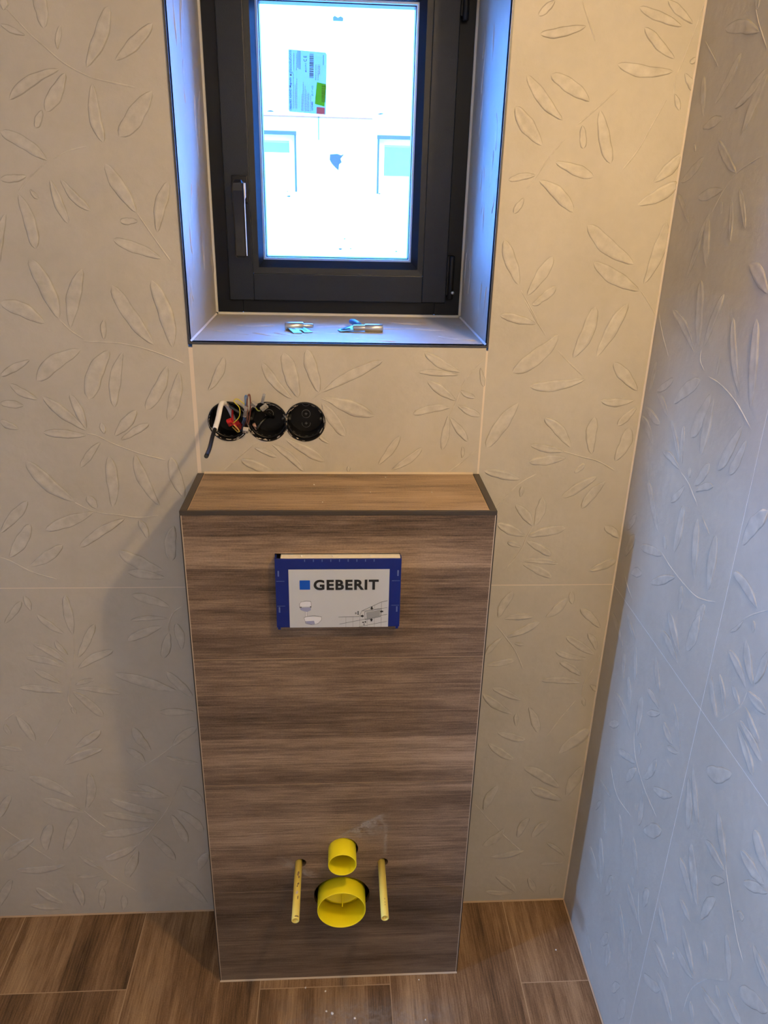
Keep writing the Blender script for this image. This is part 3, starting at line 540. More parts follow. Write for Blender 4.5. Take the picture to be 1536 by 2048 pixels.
# handle
mb = MB(); mb.box(-0.2235, -0.1895, SY-0.0085, SY, 1.655, 1.7085, 0, 0.003)
hd = part(mb, 'handle', M_BLACK, win, 'black lever handle on the left sash rail')
mb = MB(); mb.box(-0.2170, -0.1965, SY-0.048, SY-0.008, 1.6760, 1.6960, 0, 0.003); part(mb, 'handle_neck', M_BLACK, hd)
mb = MB(); bm = bmesh.new()
zs = [1.700, 1.694, 1.68, 1.66, 1.62, 1.58, 1.556, 1.552]; ws = [0.007, 0.0105, 0.0118, 0.0118, 0.0112, 0.0115, 0.0118, 0.009]; ts = [0.005, 0.009, 0.011, 0.0085, 0.006, 0.006, 0.0065, 0.004]; yo = [0.0, 0, 0, 0.001, 0.002, 0.001, 0, 0]
prev = None
for z_, w2, t2, y2 in zip(zs, ws, ts, yo):
    xc = -0.2050; yc = SY-0.050+y2
    r_ = [bm.verts.new((xc+w2*cx_, yc+t2*cy_, z_)) for cx_, cy_ in ((-1, 0.6), (-0.8, 1), (0.8, 1), (1, 0.6), (1, -0.6), (0.8, -1), (-0.8, -1), (-1, -0.6))]
    if prev:
        for i in range(8): bm.faces.new((prev[i], prev[(i+1) % 8], r_[(i+1) % 8], r_[i]))
    else: bm.faces.new(r_)
    prev = r_
bm.faces.new(prev[::-1]); mb.addbm(bm); bm.free()
part(mb, 'handle_lever', mat('satin_black_lever', (0.010, 0.011, 0.014), 0.22), hd)
mb = MB(); mb.poly([(-0.1934, 1.694), (-0.1900, 1.694), (-0.1900, 1.668), (-0.1922, 1.664), (-0.1920, 1.556), (-0.1936, 1.556), (-0.1938, 1.664)], SY-0.054, SY-0.050)  # pale strip down the right side of the lever
part(mb, 'lever_edge', mat('pale_lever_strip', (0.75, 0.78, 0.82), 0.35, 0.2), hd, 'pale strip along the edge of the lever')
# hinges
def hinge(z0, z1, scr=True):
    mb = MB(); mb.box(0.2305, 0.2465, SY-0.006, WD+0.004, z0, z1, 0, 0.002)
    h_ = part(mb, 'hinge', M_BLACK, win)
    mb = MB(); mb.lathe([(0.0, -0.008), (0.0052, -0.008), (0.0062, -0.0065), (0.0062, z1-z0-0.002), (0.0052, z1-z0), (0.0, z1-z0)], (0.2400, SY-0.010, z0), 'z', n=20); part(mb, 'hinge_pin', M_BLACK, h_)
    if scr:
        mb = MB(); mb.lathe([(0.0, -0.004), (0.0025, -0.004), (0.0035, -0.0022), (0.0035, 0.001)], (0.2435, SY-0.0155, z0+0.0065), 'y', n=16); part(mb, 'hinge_screw', M_STEEL, h_, 'bright screw head')
hinge(1.478, 1.560); hinge(2.000, 2.085, False)

# ------------------------------------------------------------------ sticker on the glass
ST = empty('glass_sticker', (-0.065, yg-0.0003, 1.88)); tag(ST, 'pale blue printed sticker with green and red patches on the window pane', 'sticker')
sy = yg-0.0004
M_STK = mat('pale_blue_paper', (0.30, 0.40, 0.47), 0.6); M_STKI = mat('sticker_ink', (0.035, 0.05, 0.07), 0.6); M_STKG = mat('sticker_grey_ink', (0.16, 0.22, 0.26), 0.6)
M_GRN = mat('green_patch', (0.20, 0.62, 0.02), 0.6); M_RED = mat('red_patch', (0.85, 0.16, 0.11), 0.6); M_DGRN = mat('dark_green_ink', (0.05, 0.20, 0.01), 0.6)
for m_ in (M_STK, M_GRN, M_RED):      # thin paper lets the daylight through
    nt = m_.node_tree; b = nt.nodes['Principled BSDF']; tl = nt.nodes.new('ShaderNodeBsdfTranslucent'); tl.inputs[0].default_value = (0.24, 0.30, 0.33, 1) if m_ is M_STK else b.inputs['Base Color'].default_value
    mx = nt.nodes.new('ShaderNodeMixShader'); mx.inputs[0].default_value = 0.6
    nt.links.new(b.outputs[0], mx.inputs[1]); nt.links.new(tl.outputs[0], mx.inputs[2]); nt.links.new(mx.outputs[0], nt.nodes['Material Output'].inputs[0])
def sp(u, v):   # u across 0..1 (left to right), v up 0..1 of the paper; slight skew as stuck on
    return (-0.1050+0.0750*u+0.0025*v, 1.8290+0.1090*v-0.0035*u)
def flat(mb, pts, d): mb.quad([(x, sy-d, z) for x, z in pts])
mb = MB(); flat(mb, [sp(0, 0.03), sp(0.03, 0), sp(0.78, 0), sp(0.78, 0.0), sp(1.0, 0.0), sp(1.0, 0.97), sp(0.97, 1), sp(0, 1)], 0); part(mb, 'paper', M_STK, ST)
def R(mb, u0, u1, v0, v1, d=0.0002):
    mb.poly([sp(u0, v0), sp(u1, v0), sp(u1, v1), sp(u0, v1)], sy-d, sy)
mb = MB(); flat(mb, [sp(0.75, 0.52), sp(0.99, 0.50), sp(1.0, 0.44), sp(0.96, 0.13), sp(0.70, 0.16), sp(0.73, 0.40)], 0.0002); part(mb, 'green_patch', M_GRN, ST, 'green patch')
mb = MB(); flat(mb, [sp(0.75, 0), sp(0.97, 0), sp(0.97, 0.115), sp(0.75, 0.115)], 0.0002); part(mb, 'red_patch', M_RED, ST, 'red patch')
mb = MB(); rg = random.Random(3)
for (u0, u1, v0, v1) in ((0.55, 0.66, 0.58, 0.97),):          # bar code
    v = v0
    while v < v1:
        d_ = rg.choice((0.006, 0.009, 0.016)); R(mb, u0, u1, v, min(v1, v+d_)); v += d_+rg.choice((0.006, 0.01))
for (u, v0, v1) in ((0.24, 0.72, 0.99), (0.27, 0.70, 0.99), (0.30, 0.70, 0.99), (0.91, 0.80, 0.96)): R(mb, u, u+0.012, v0, v1)
part(mb, 'bar_code', M_STKI, ST)
mb = MB(); v = 0.2
while v < 0.48: d_ = rg.choice((0.006, 0.012)); mb.poly([sp(0.88, v), sp(0.985, v), sp(0.985, v+d_), sp(0.88, v+d_)], sy-0.0006, sy-0.0004); v += d_+0.009
part(mb, 'green_bar_code', M_DGRN, ST)
mb = MB()
for u in (0.12, 0.17, 0.21, 0.35, 0.38, 0.43, 0.46, 0.50, 0.53, 0.58):   # small print too fine to read
    v = 0.03 if u > 0.3 else 0.06
    top = {0.12: 0.62, 0.17: 0.45, 0.21: 0.55, 0.35: 0.30, 0.38: 0.50, 0.43: 0.45, 0.46: 0.38, 0.50: 0.33, 0.53: 0.34, 0.58: 0.30}[u]
    while v < top: d_ = rg.uniform(0.01, 0.04); R(mb, u, u+0.016, v, min(top, v+d_)); v += d_+0.008
for u, v0, v1 in ((0.71, 0.55, 0.80), (0.77, 0.55, 0.80), (0.81, 0.65, 0.80), (0.20, 0.68, 0.95), (0.13, 0.68, 0.95), (0.45, 0.66, 0.74)):
    v = v0
    while v < v1: d_ = rg.uniform(0.01, 0.03); R(mb, u, u+0.02, v, min(v1, v+d_)); v += d_+0.008
part(mb, 'small_print', M_STKG, ST)
def vtext(body, u, v, size, m_, name, width=None, off=0.0):
    x, z = sp(u, v)
    M = Matrix.Translation((x, sy-0.0003, z)) @ Matrix(((0, -1, 0, 0), (0, 0, -1, 0), (1, 0, 0, 0), (0, 0, 0, 1)))
    return text_mesh(name, body, size, m_, ST, M, off, 0.0001, width=width)
vtext('glassolutions', 0.085, 0.62, 0.0085, M_STKI, 'sticker_wordmark', width=0.040)
vtext('C E', 0.475, 0.83, 0.0085, M_STKI, 'sticker_mark', width=0.010, off=0.0001)
vtext('EN 1279-5', 0.475, 0.67, 0.004, M_STKI, 'sticker_standard', width=0.015)
vtext('3376482', 0.655, 0.05, 0.0045, M_STKI, 'sticker_number', width=0.016, off=0.0001)
vtext('(0,17 m2)', 0.655, 0.29, 0.0045, M_STKI, 'sticker_area', width=0.018)
vtext('19866983 ASAND Magredo', 0.085, 0.03, 0.0058, M_STKI, 'sticker_heading', width=0.058, off=0.0001)
mb = MB(); R(mb, 0.035, 0.085, 0.585, 0.61); part(mb, 'sticker_square', M_STKI, ST)

# ------------------------------------------------------------------ house across the way
FY = 12.0
HS = empty('neighbouring_house', (0, FY, 0)); tag(HS, 'sunlit white rendered house seen through the small window', 'building')
M_REND = mat('white_render', (0.86, 0.84, 0.80), 0.9, bump=(6, 0.2, 0.01)); M_HFR = mat('grey_window_surround', (0.05, 0.045, 0.045), 0.8)
M_HGL = mat('pale_cyan_pane', (0.15, 0.14, 0.10), 0.3); M_LEDGE = mat('reddish_ledge', (0.25, 0.06, 0.04), 0.8); M_HOLE = mat('bare_masonry', (0.035, 0.035, 0.04), 0.9, bump=(30, 0.5, 0.02))
M_PIPEG = mat('green_grey_downpipe', (0.07, 0.11, 0.09), 0.6)
mb = MB(); mb.box(-9, 9, FY, FY+6, -0.5, 4.9)
hw_ = part(mb, 'wall', M_REND, HS)
W1 = (-1.9, -0.66, 1.25, 2.44); W2 = (0.65, 1.9, 1.25, 2.42)
cut(hw_, [cutter_box(a, b_, FY-0.2, FY+0.16, c_, d_) for a, b_, c_, d_ in (W1, W2)])
for k, (a, b_, c_, d_) in enumerate((W1, W2)):
    mb = MB(); mb.box(a-0.02, b_+0.02, FY-0.02, FY+0.03, d_-0.02, d_+0.035)
    e = b_ if k == 0 else a; mb.box(e-0.015, e+0.015, FY-0.012, FY+0.03, c_+0.35, d_)
    wnd = part(mb, 'window', M_HFR, HS)
    mb = MB(); ring(mb, a, b_, c_, d_, 0.10, FY+0.09, FY+0.15); mb.box((a+b_)/2-0.06, (a+b_)/2+0.06, FY+0.09, FY+0.15, c_+0.1, d_-0.1); part(mb, 'window_frame', M_REND, wnd)
    mb = MB(); mb.box(a+0.1, b_-0.1, FY+0.125, FY+0.135, c_+(0.92 if k == 0 else 0.62), d_-0.13); part(mb, 'pane', M_HGL, wnd)
    mb = MB(); mb.box(a+0.1, b_-0.1, FY+0.12, FY+0.136, c_+0.1, c_+(0.92 if k == 0 else 0.62)); part(mb, 'blind', M_REND, wnd)
mb = MB(); mb.box(-9, 0.55, FY-0.02, FY+0.02, 2.672, 2.690); part(mb, 'ledge', M_LEDGE, HS)
mb = MB(); mb.box(-0.297, -0.283, FY-0.02, FY+0.02, 2.36, 2.69); part(mb, 'downpipe', M_PIPEG, HS)
mb = MB(); mb.poly([(-0.115, 2.16), (0.0, 2.17), (0.06, 2.15), (0.11, 2.17), (0.05, 2.10), (0.07, 2.05), (0.03, 2.02), (0.02, 1.93), (-0.04, 1.98), (-0.09, 2.03), (-0.12, 2.08)], FY-0.01, FY+0.01); part(mb, 'bare_patch', M_HOLE, HS, 'rough grey patch in the white render')
mb = MB(); mb.poly([(-0.06, 3.97), (0.085, 3.97), (0.09, 4.01), (0.05, 4.03), (0.01, 4.01), (-0.04, 4.035), (-0.065, 4.01)], FY-0.01, FY+0.01); part(mb, 'vent_cap', M_HFR, HS)
for (x, z, r_) in ((-1.03, 2.745, 0.05), (0.66, 2.755, 0.06), (-0.78, 1.53, 0.03), (-0.80, 1.60, 0.015), (0.68, 1.60, 0.02), (0.05, 0.74, 0.03), (0.22, 0.75, 0.015), (0.12, 0.9, 0.015), (0.98, 0.72, 0.02)):
    mb = MB(); mb.poly([(x+r_*cos(a)*(1.0+0.3*sin(3*a+x*9)), z+r_*0.32*sin(a)*(1.2 if r_ < 0.04 else 0.6)) for a in [i*pi/5 for i in range(10)]], FY-0.008, FY+0.01); part(mb, 'render_chip', M_HOLE, HS)
mb = MB(); mb.box(-14, 14, 0.45, 20, -1.0, -0.5); gr = mb.build('ground', mat('pale_gravel', (0.5, 0.47, 0.42), 0.95, bump=(20, 0.3, 0.02))); struct(gr)

# ------------------------------------------------------------------ boxed-in cistern
BX = empty('cistern_boxing', (0, -D/2, 0)); tag(BX, 'wood-look tiled boxing for a wall hung toilet standing below the window', 'cistern boxing')
rng = random.Random(21)
g = 0.0011; TH = 0.012
JS = [H-0.002, H-0.300, H-0.600, H-0.897, 0.0025]
te = 0.0032     # side trims
for i in range(4):
    z1, z0 = JS[i]-g, JS[i+1]+g
    ou, ov = rng.uniform(0, 20), rng.randint(0, 100)/16
    mb = MB(); x0, x1 = XL+te, XR-te
    mb.box(x0, x1, -D, -D+TH, z0, z1)
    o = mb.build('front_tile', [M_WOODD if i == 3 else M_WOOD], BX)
    cs = []
    if i == 0: cs.append(cutter_box(-0.1175, 0.1045, -D-0.05, -D+0.05, 0.9480, 1.0950))
    if z0 < 0.40 < z1: cs += [cutter_cyl((0.0055, 0.3965), 0.0312, -D-0.05, -D+0.05), cutter_cyl((-0.0855, 0.3600), 0.0115, -D-0.05, -D+0.05), cutter_cyl((0.0912, 0.3562), 0.0105, -D-0.05, -D+0.05)]
    if z0 < 0.29: cs.append(cutter_cyl((0.0025, 0.2625), 0.0535, -D-0.05, -D+0.05, 1.14))
    elif i == 2: cs.append(cutter_cyl((0.0025, 0.2625), 0.0535, -D-0.05, -D+0.05, 1.14))
    if cs: cut(o, cs)
    me = o.data; L = me.uv_layers.new(name='uv') if not me.uv_layers else me.uv_layers[0]; L.name = 'uv'
    for p in me.polygons:
        for li in p.loop_indices: co = me.vertices[me.loops[li].vertex_index].co; L.data[li].uv = (ou+co.x, ov+co.z+co.y)
mb = MB(); mb.box(XL+te, XR-te, -D+0.0012, -D+TH-0.001, 0.0, H-0.004); o = mb.build('grout', [M_GROUT_TAN], BX)
cut(o, [cutter_box(-0.1175, 0.1045, -D-0.05, -D+0.05, 0.9480, 1.0950), cutter_cyl((0.0055, 0.3965), 0.0312, -D-0.05, -D+0.05), cutter_cyl((-0.0855, 0.3600), 0.0115, -D-0.05, -D+0.05),
        cutter_cyl((0.0912, 0.3562), 0.0105, -D-0.05, -D+0.05), cutter_cyl((0.0025, 0.2625), 0.0535, -D-0.05, -D+0.05, 1.14)])
# side tiles (vertical rows) and the top tile
for s_, x in ((-1, XL), (1, XR)):
    mb = MB()
    for i in range(4):
        z1, z0 = JS[i]-g, JS[i+1]+g; xi = x-s_*TH
        q = [(x, -D+0.003, z0), (x, -0.0012, z0), (x, -0.0012, z1), (x, -D+0.003, z1)]
        ou, ov = rng.uniform(0, 20), rng.uniform(0, 9)
        mb.quad(q, 0, [(ou+p[1], ov+p[2]) for p in q])
        mb.quad([(xi, p[1], p[2]) for p in q], 1)
    mb.box(min(x-s_*0.0006, xi), max(x-s_*0.0006, xi), -D+0.003, -0.0012, 0.0, H-0.004, 1)
    part(mb, 'side_panel', [M_WOOD, M_GROUT_TAN], BX, fix=False)
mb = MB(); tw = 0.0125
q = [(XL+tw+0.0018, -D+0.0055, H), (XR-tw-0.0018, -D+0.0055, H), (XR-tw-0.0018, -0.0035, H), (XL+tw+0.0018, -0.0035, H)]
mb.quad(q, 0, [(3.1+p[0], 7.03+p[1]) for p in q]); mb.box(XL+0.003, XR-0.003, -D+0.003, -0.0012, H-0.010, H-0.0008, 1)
part(mb, 'top_tile', [M_WOOD_LIT, M_GROUT_TAN], BX, fix=False)
def trimp(name, *a):
    mb = MB(); mb.box(*a, 0, 0.0006); part(mb, name, M_TRIM, BX)
trimp('edge_trim', XL, XL+tw, -D+0.0045, -0.0014, H-0.006, H+0.0006)
trimp('edge_trim', XR-tw, XR, -D+0.0045, -0.0014, H-0.006, H+0.0006)
trimp('edge_trim', XL, XR, -D-0.0008, -D+0.0042, H-0.0075, H+0.0007)
for x0, x1 in ((XL-0.0004, XL+0.0019), (XR-0.0019, XR+0.0004)): trimp('edge_trim', x0, x1, -D-0.0006, -D+0.003, 0.0, H-0.0077)
mb = MB()
for x0, x1 in ((XL+0.0019, XL+0.0032), (XR-0.0032, XR-0.0019)): mb.box(x0, x1, -D-0.0003, -D+0.003, 0.0, H-0.0077)
mb.quad([(XL, -D-0.0030, 0.0005), (XR, -D-0.0030, 0.0005), (XR, -D-0.0004, 0.0034), (XL, -D-0.0004, 0.0034)])
mb.quad([(XL+tw, -0.0040, H+0.0002), (XR-tw, -0.0040, H+0.0002), (XR-tw, -0.0006, H+0.0036), (XL+tw, -0.0006, H+0.0036)])
part(mb, 'edge_joint', mat('beige_joint', (0.50, 0.40, 0.28), 0.8), BX, 'cream joint lines')
# plaster dust smeared on the front
def smear(mb, a, b_, w0, w1, y=-D-0.0004):
    a = Vector(a); b_ = Vector(b_); d_ = (b_-a).normalized(); n_ = Vector((-d_.y, d_.x))
    q = [a-n_*w0/2, b_-n_*w1/2, b_+n_*w1/2, a+n_*w0/2]
    mb.quad([(p.x, y, p.y) for p in q], 0, [(0, 0), (1, 0), (1, 1), (0, 1)])
mb = MB(); smear(mb, (-0.140, 0.378), (-0.045, 0.315), 0.030, 0.022); smear(mb, (-0.01, 0.425), (0.105, 0.470), 0.02, 0.07, -D-0.00045); smear(mb, (-0.005, 0.430), (0.11, 0.490), 0.008, 0.030, -D-0.0005)
smear(mb, (0.094, 0.37), (0.094, 0.47), 0.010, 0.010, -D-0.00055)
part(mb, 'dust_smear', M_DUST, BX, fix=False)
for i in range(1): pass

# ------------------------------------------------------------------ flush plate cover with its label
CV = empty('flush_cover', (-0.005, -D, 1.02)); tag(CV, 'blue protective cover with grey label set in the upper front of the boxing', 'cover')
yc = -D-0.016; cx0, cx1, cz0, cz1 = -0.1165, 0.1060, 0.9535, 1.0920
mb = MB(); mb.box(cx0+0.010, cx1-0.002, yc+0.002, -D+0.045, cz0+0.006, cz1+0.0002, 0, 0.001); part(mb, 'foam_block', M_STYRO, CV, 'cream foam block with plaster crumbs on top')
mb = MB(); mb.box(cx0, cx1, yc, yc+0.004, cz0, cz1, 0, 0.0012)
mb.box(cx0+0.002, cx0+0.007, yc, yc+0.0035, cz0-0.004, cz0+0.002); mb.box(cx1-0.007, cx1-0.002, yc, yc+0.0035, cz0-0.004, cz0+0.002)
mb.box(cx0, cx0+0.0025, yc+0.001, -D+0.004, cz0, cz1); mb.box(cx1-0.0025, cx1, yc+0.001, -D+0.004, cz0, cz1)
part(mb, 'cover_plate', M_BLUE, CV)
M_SLOT = mat('pale_blue_slot', (0.10, 0.14, 0.33), 0.5)
slots = [(cx0+0.0515+k*0.0152, 0.0016, cz1-0.0055, 0.0045) for k in range(9)]
slots += [(x, 0.0025, z, 0.011) for x in (cx0+0.0045, cx1-0.0070) for z in (1.058, 0.985)]
slots += [(x, 0.014, z, 0.0006) for x in (cx0+0.002, cx1-0.016) for z in (1.048, 0.998)]
for x, w_, z, h_ in slots:
    mb = MB(); mb.box(x, x+w_, yc-0.0004, yc+0.0006, z, z+h_); part(mb, 'moulded_slot', M_SLOT, CV)
lx0, lx1, lz0, lz1 = -0.0930, 0.0852, 0.9537, 1.0715
mb = MB(); mb.box(lx0, lx1, yc-0.0006, yc+0.001, lz0, lz1); LS = part(mb, 'label_sheet', M_LABEL, CV, 'grey printed label')
yl = yc-0.0007
Wt = Matrix(((1, 0, 0, 0), (0, 0, -1, 0), (0, 1, 0, 0), (0, 0, 0, 1)))
text_mesh('lettering', 'GEBERIT', 0.0268, M_INK, LS, Matrix.Translation((-0.0492, yl-0.0002, 1.0318)) @ Wt, 0.0010, 0.0002, width=0.1155, space=1.14)
mb = MB(); mb.box(-0.0738, -0.0555, yl-0.0003, yl+0.0002, 1.0318, 1.0502); part(mb, 'logo_square', M_LOGO, LS)
U = 0.1782/1052.0; 
def lp(px, py): return (lx0+(px-262)*U, lz0+(868-py)*U*1.0)   # label drawing in the units of the printed sheet
def LP(mb, pts, d=0.0002, mi=0): mb.poly([lp(*p) for p in pts], yl-d, yl+0.0002, mi)
def LL(mb, pts, w_=3, d=0.0003):
    for a, b_ in zip(pts[:-1], pts[1:]):
        a = Vector(a); b_ = Vector(b_); t_ = (b_-a); n_ = Vector((-t_.y, t_.x)).normalized()*w_/2
        LP(mb, [a-n_, b_-n_, b_+n_, a+n_], d)
mb = MB(); LP(mb, [(372, 560), (400, 548), (480, 548), (492, 560), (492, 610), (375, 612)]); LP(mb, [(430, 670), (445, 680), (445, 730), (428, 730)])
LP(mb, [(415, 745), (440, 735), (600, 738), (598, 775), (565, 815), (525, 832), (490, 835), (440, 820), (418, 785)]); part(mb, 'fixture_drawing', M_PALE, LS)
mb = MB(); LP(mb, [(375, 622), (490, 620), (488, 655), (450, 675), (418, 668), (378, 650)], 0.0003); LP(mb, [(425, 790), (520, 785), (530, 825), (490, 832), (440, 818)], 0.0003); part(mb, 'fixture_shading', M_LAV, LS)
mb = MB(); LL(mb, [(372, 612), (368, 580), (385, 555), (440, 545), (490, 550), (494, 610)]); LL(mb, [(440, 735), (520, 722), (600, 738), (600, 775), (560, 822), (500, 836), (430, 815), (415, 745), (440, 735)])
LL(mb, [(430, 675), (428, 732)]); LL(mb, [(446, 682), (446, 728)]); LP(mb, [(370, 612), (392, 612), (392, 628), (370, 626)], 0.0004); LP(mb, [(480, 606), (494, 606), (494, 622), (480, 622)], 0.0004)
LL(mb, [(780, 742), (1000, 738), (1030, 668), (1165, 600), (1240, 560), (1300, 548)]); LL(mb, [(790, 830), (1000, 785), (1300, 712)], 2); LL(mb, [(1000, 865), (1300, 800)], 2); LL(mb, [(1030, 668), (1300, 632)], 2)
for x, y0 in ((860, 742), (935, 740), (1008, 735), (1088, 780), (1165, 760), (1238, 745)): LL(mb, [(x, y0), (x, 866)], 2)
LL(mb, [(1165, 600), (1165, 640)], 2); LL(mb, [(1238, 562), (1238, 640)], 2); LL(mb, [(1060, 680), (1238, 642), (1232, 740), (1066, 780), (1060, 680)], 4)
part(mb, 'tile_drawing', M_LINE, LS)
mb = MB(); LP(mb, [(1078, 690), (1225, 655), (1222, 735), (1082, 770)], 0.0003); part(mb, 'plate_drawing', M_MIDG, LS)
mb = MB()
def arrow(x, y, dx, dy, s=18):
    d_ = Vector((dx, dy)); n_ = Vector((-dy, dx)); c = Vector((x, y))
    LP(mb, [c+d_*s, c+n_*s, c+n_*s*0.45, c-d_*s+n_*s*0.45, c-d_*s-n_*s*0.45, c-n_*s*0.45, c-n_*s], 0.0004)
arrow(1135, 638, 0, 1); arrow(1133, 780, 0, -1); arrow(1035, 732, 1, 0); arrow(1240, 678, -1, 0); arrow(990, 682, 0, 1, 10); arrow(990, 706, 0, -1, 10); arrow(1045, 810, 1, 0, 10); arrow(1068, 805, -1, 0, 10)
LL(mb, [(960, 690), (970, 690), (970, 706), (960, 706), (960, 690)], 3); LL(mb, [(1050, 828), (1060, 828), (1060, 844), (1050, 844), (1050, 828)], 3)
part(mb, 'arrow_marks', M_INK, LS)
for k, (x, s_) in enumerate(((-0.070, 0.0022), (-0.015, 0.0018), (0.052, 0.0020))):
    bm = bmesh.new(); bmesh.ops.create_icosphere(bm, subdivisions=1, radius=s_); mb = MB(); mb.addbm(bm, 0, True, Matrix.Translation((x, -D-0.006, cz1+s_*0.5))); bm.free(); part(mb, 'plaster_crumb', M_GROUT_W, CV)

# ------------------------------------------------------------------ pipes
def pipe(name, x, z, r, L, wall, depth, label, material, mem=True, cat='pipe'):
    T = empty(name, (x, -D, z)); tag(T, label, cat)
    mb = MB(); y0 = -D-L; y1 = -D+depth; ri = r-wall
    mb.lathe([(r, y1), (r, y0+0.001), (r-0.0006, y0), (ri+0.0006, y0), (ri, y0+0.001), (ri, y1)], (x, 0, z), 'y', closed=True, n=72)
    part(mb, 'pipe_body', material, T)
    if mem:
        ym = y0+mem
        mb = MB(); mb.lathe([(0.0001, ym+0.002), (ri-0.010, ym+0.002), (ri-0.009, ym), (ri-0.006, ym), (ri-0.005, ym+0.002), (ri+0.0005, ym+0.0025), (ri+0.0005, ym+0.005), (0.0001, ym+0.005)], (x, 0, z), 'y', n=64); part(mb, 'inner_cap', material, T)
        mb = MB(); mb.box(x+r*0.02, x+r*0.02+0.0022, ym-0.012, ym+0.003, z-ri*0.80, z+ri*0.8); part(mb, 'inner_rib', material, T)
    return T
pipe('drain_pipe', 0.0017, 0.2590, 0.0521, 0.0374, 0.0022, 0.035, 'large round yellow drain outlet, the lower of the two pipes', M_YEL, 0.055)
pipe('flush_pipe', 0.0029, 0.3966, 0.0295, 0.0426, 0.0020, 0.035, 'smaller round yellow flush pipe above the large drain outlet', M_YEL, 0.060)
def sleeve(x, z, r, L, label, dirty):
    T = empty('stud_sleeve', (x, -D, z)); tag(T, label, 'sleeve')
    mb = MB(); y0 = -D-L; y1 = -D+0.03; ri = r-0.0022
    mb.lathe([(r, y1), (r, y0+0.0006), (r-0.0005, y0), (ri, y0), (ri, y1)], (x, 0, z), 'y', closed=True, n=32); part(mb, 'sleeve_tube', M_YEL2, T)
    mb = MB(); mb.lathe([(0.0001, 0.0), (ri*0.96, 0.0), (ri*0.96, 0.09)], (x, y0+0.012, z), 'y', n=20); part(mb, 'threaded_rod', M_YEL, T)
    if dirty:
        rg = random.Random(5)
        def splat(mb, a, yy, ra, rl):
            n = 9; c0 = len(mb.v)
            for rr, h_ in ((1.0, 0.00005), (0.55, 0.0006)):
                for j in range(n):
                    t_ = 2*pi*j/n; k_ = rr*(1+0.35*sin(2*t_+a*7)); aa = a+ra*k_*cos(t_); R_ = r+h_
                    mb.v.append((x+R_*cos(aa), yy+rl*k_*sin(t_), z+R_*sin(aa)))
            mb.v.append((x+(r+0.0007)*cos(a), yy, z+(r+0.0007)*sin(a)))
            for j in range(n):
                mb.f.append((c0+j, c0+(j+1) % n, c0+n+(j+1) % n, c0+n+j)); mb.f.append((c0+n+j, c0+n+(j+1) % n, c0+2*n)); mb.m += [0, 0]; mb.uv += [None]*2; mb.sm += [True]*2
        mm_ = mat('dark_mortar', (0.22, 0.14, 0.06), 0.9)
        for yy, a, ra, rl in ((-0.035, 1.45, 0.35, 0.005), (-0.043, 1.2, 0.2, 0.004), (-0.060, 1.3, 0.22, 0.003), (-0.066, 1.5, 0.2, 0.002), (-0.093, 1.2, 0.12, 0.006), (-0.136, 1.2, 0.5, 0.002)): mb = MB(); splat(mb, a, -D+yy, ra, rl); part(mb, 'mortar_stain', mm_, T)
        mb = MB(); splat(mb, 1.5, -D-0.081, 0.42, 0.0032); part(mb, 'mortar_splash', mat('pale_mortar', (0.62, 0.5, 0.42), 0.9), T)
    else:
        mb = MB()
        for yy in (-0.100, -0.108, -0.114): mb.box(x+0.0008, x+0.0020, -D+yy, -D+yy+0.003, z+r-0.0006, z+r+0.0001)
        part(mb, 'faint_print', mat('faded_print', (0.35, 0.26, 0.08), 0.8), T)
sleeve(-0.0898, 0.3609, 0.0076, 0.1407, 'pale yellow stud sleeve spotted with mortar left of the pipes', True)
sleeve(0.0872, 0.3555, 0.0078, 0.1374, 'clean pale yellow stud sleeve right of the pipes', False)

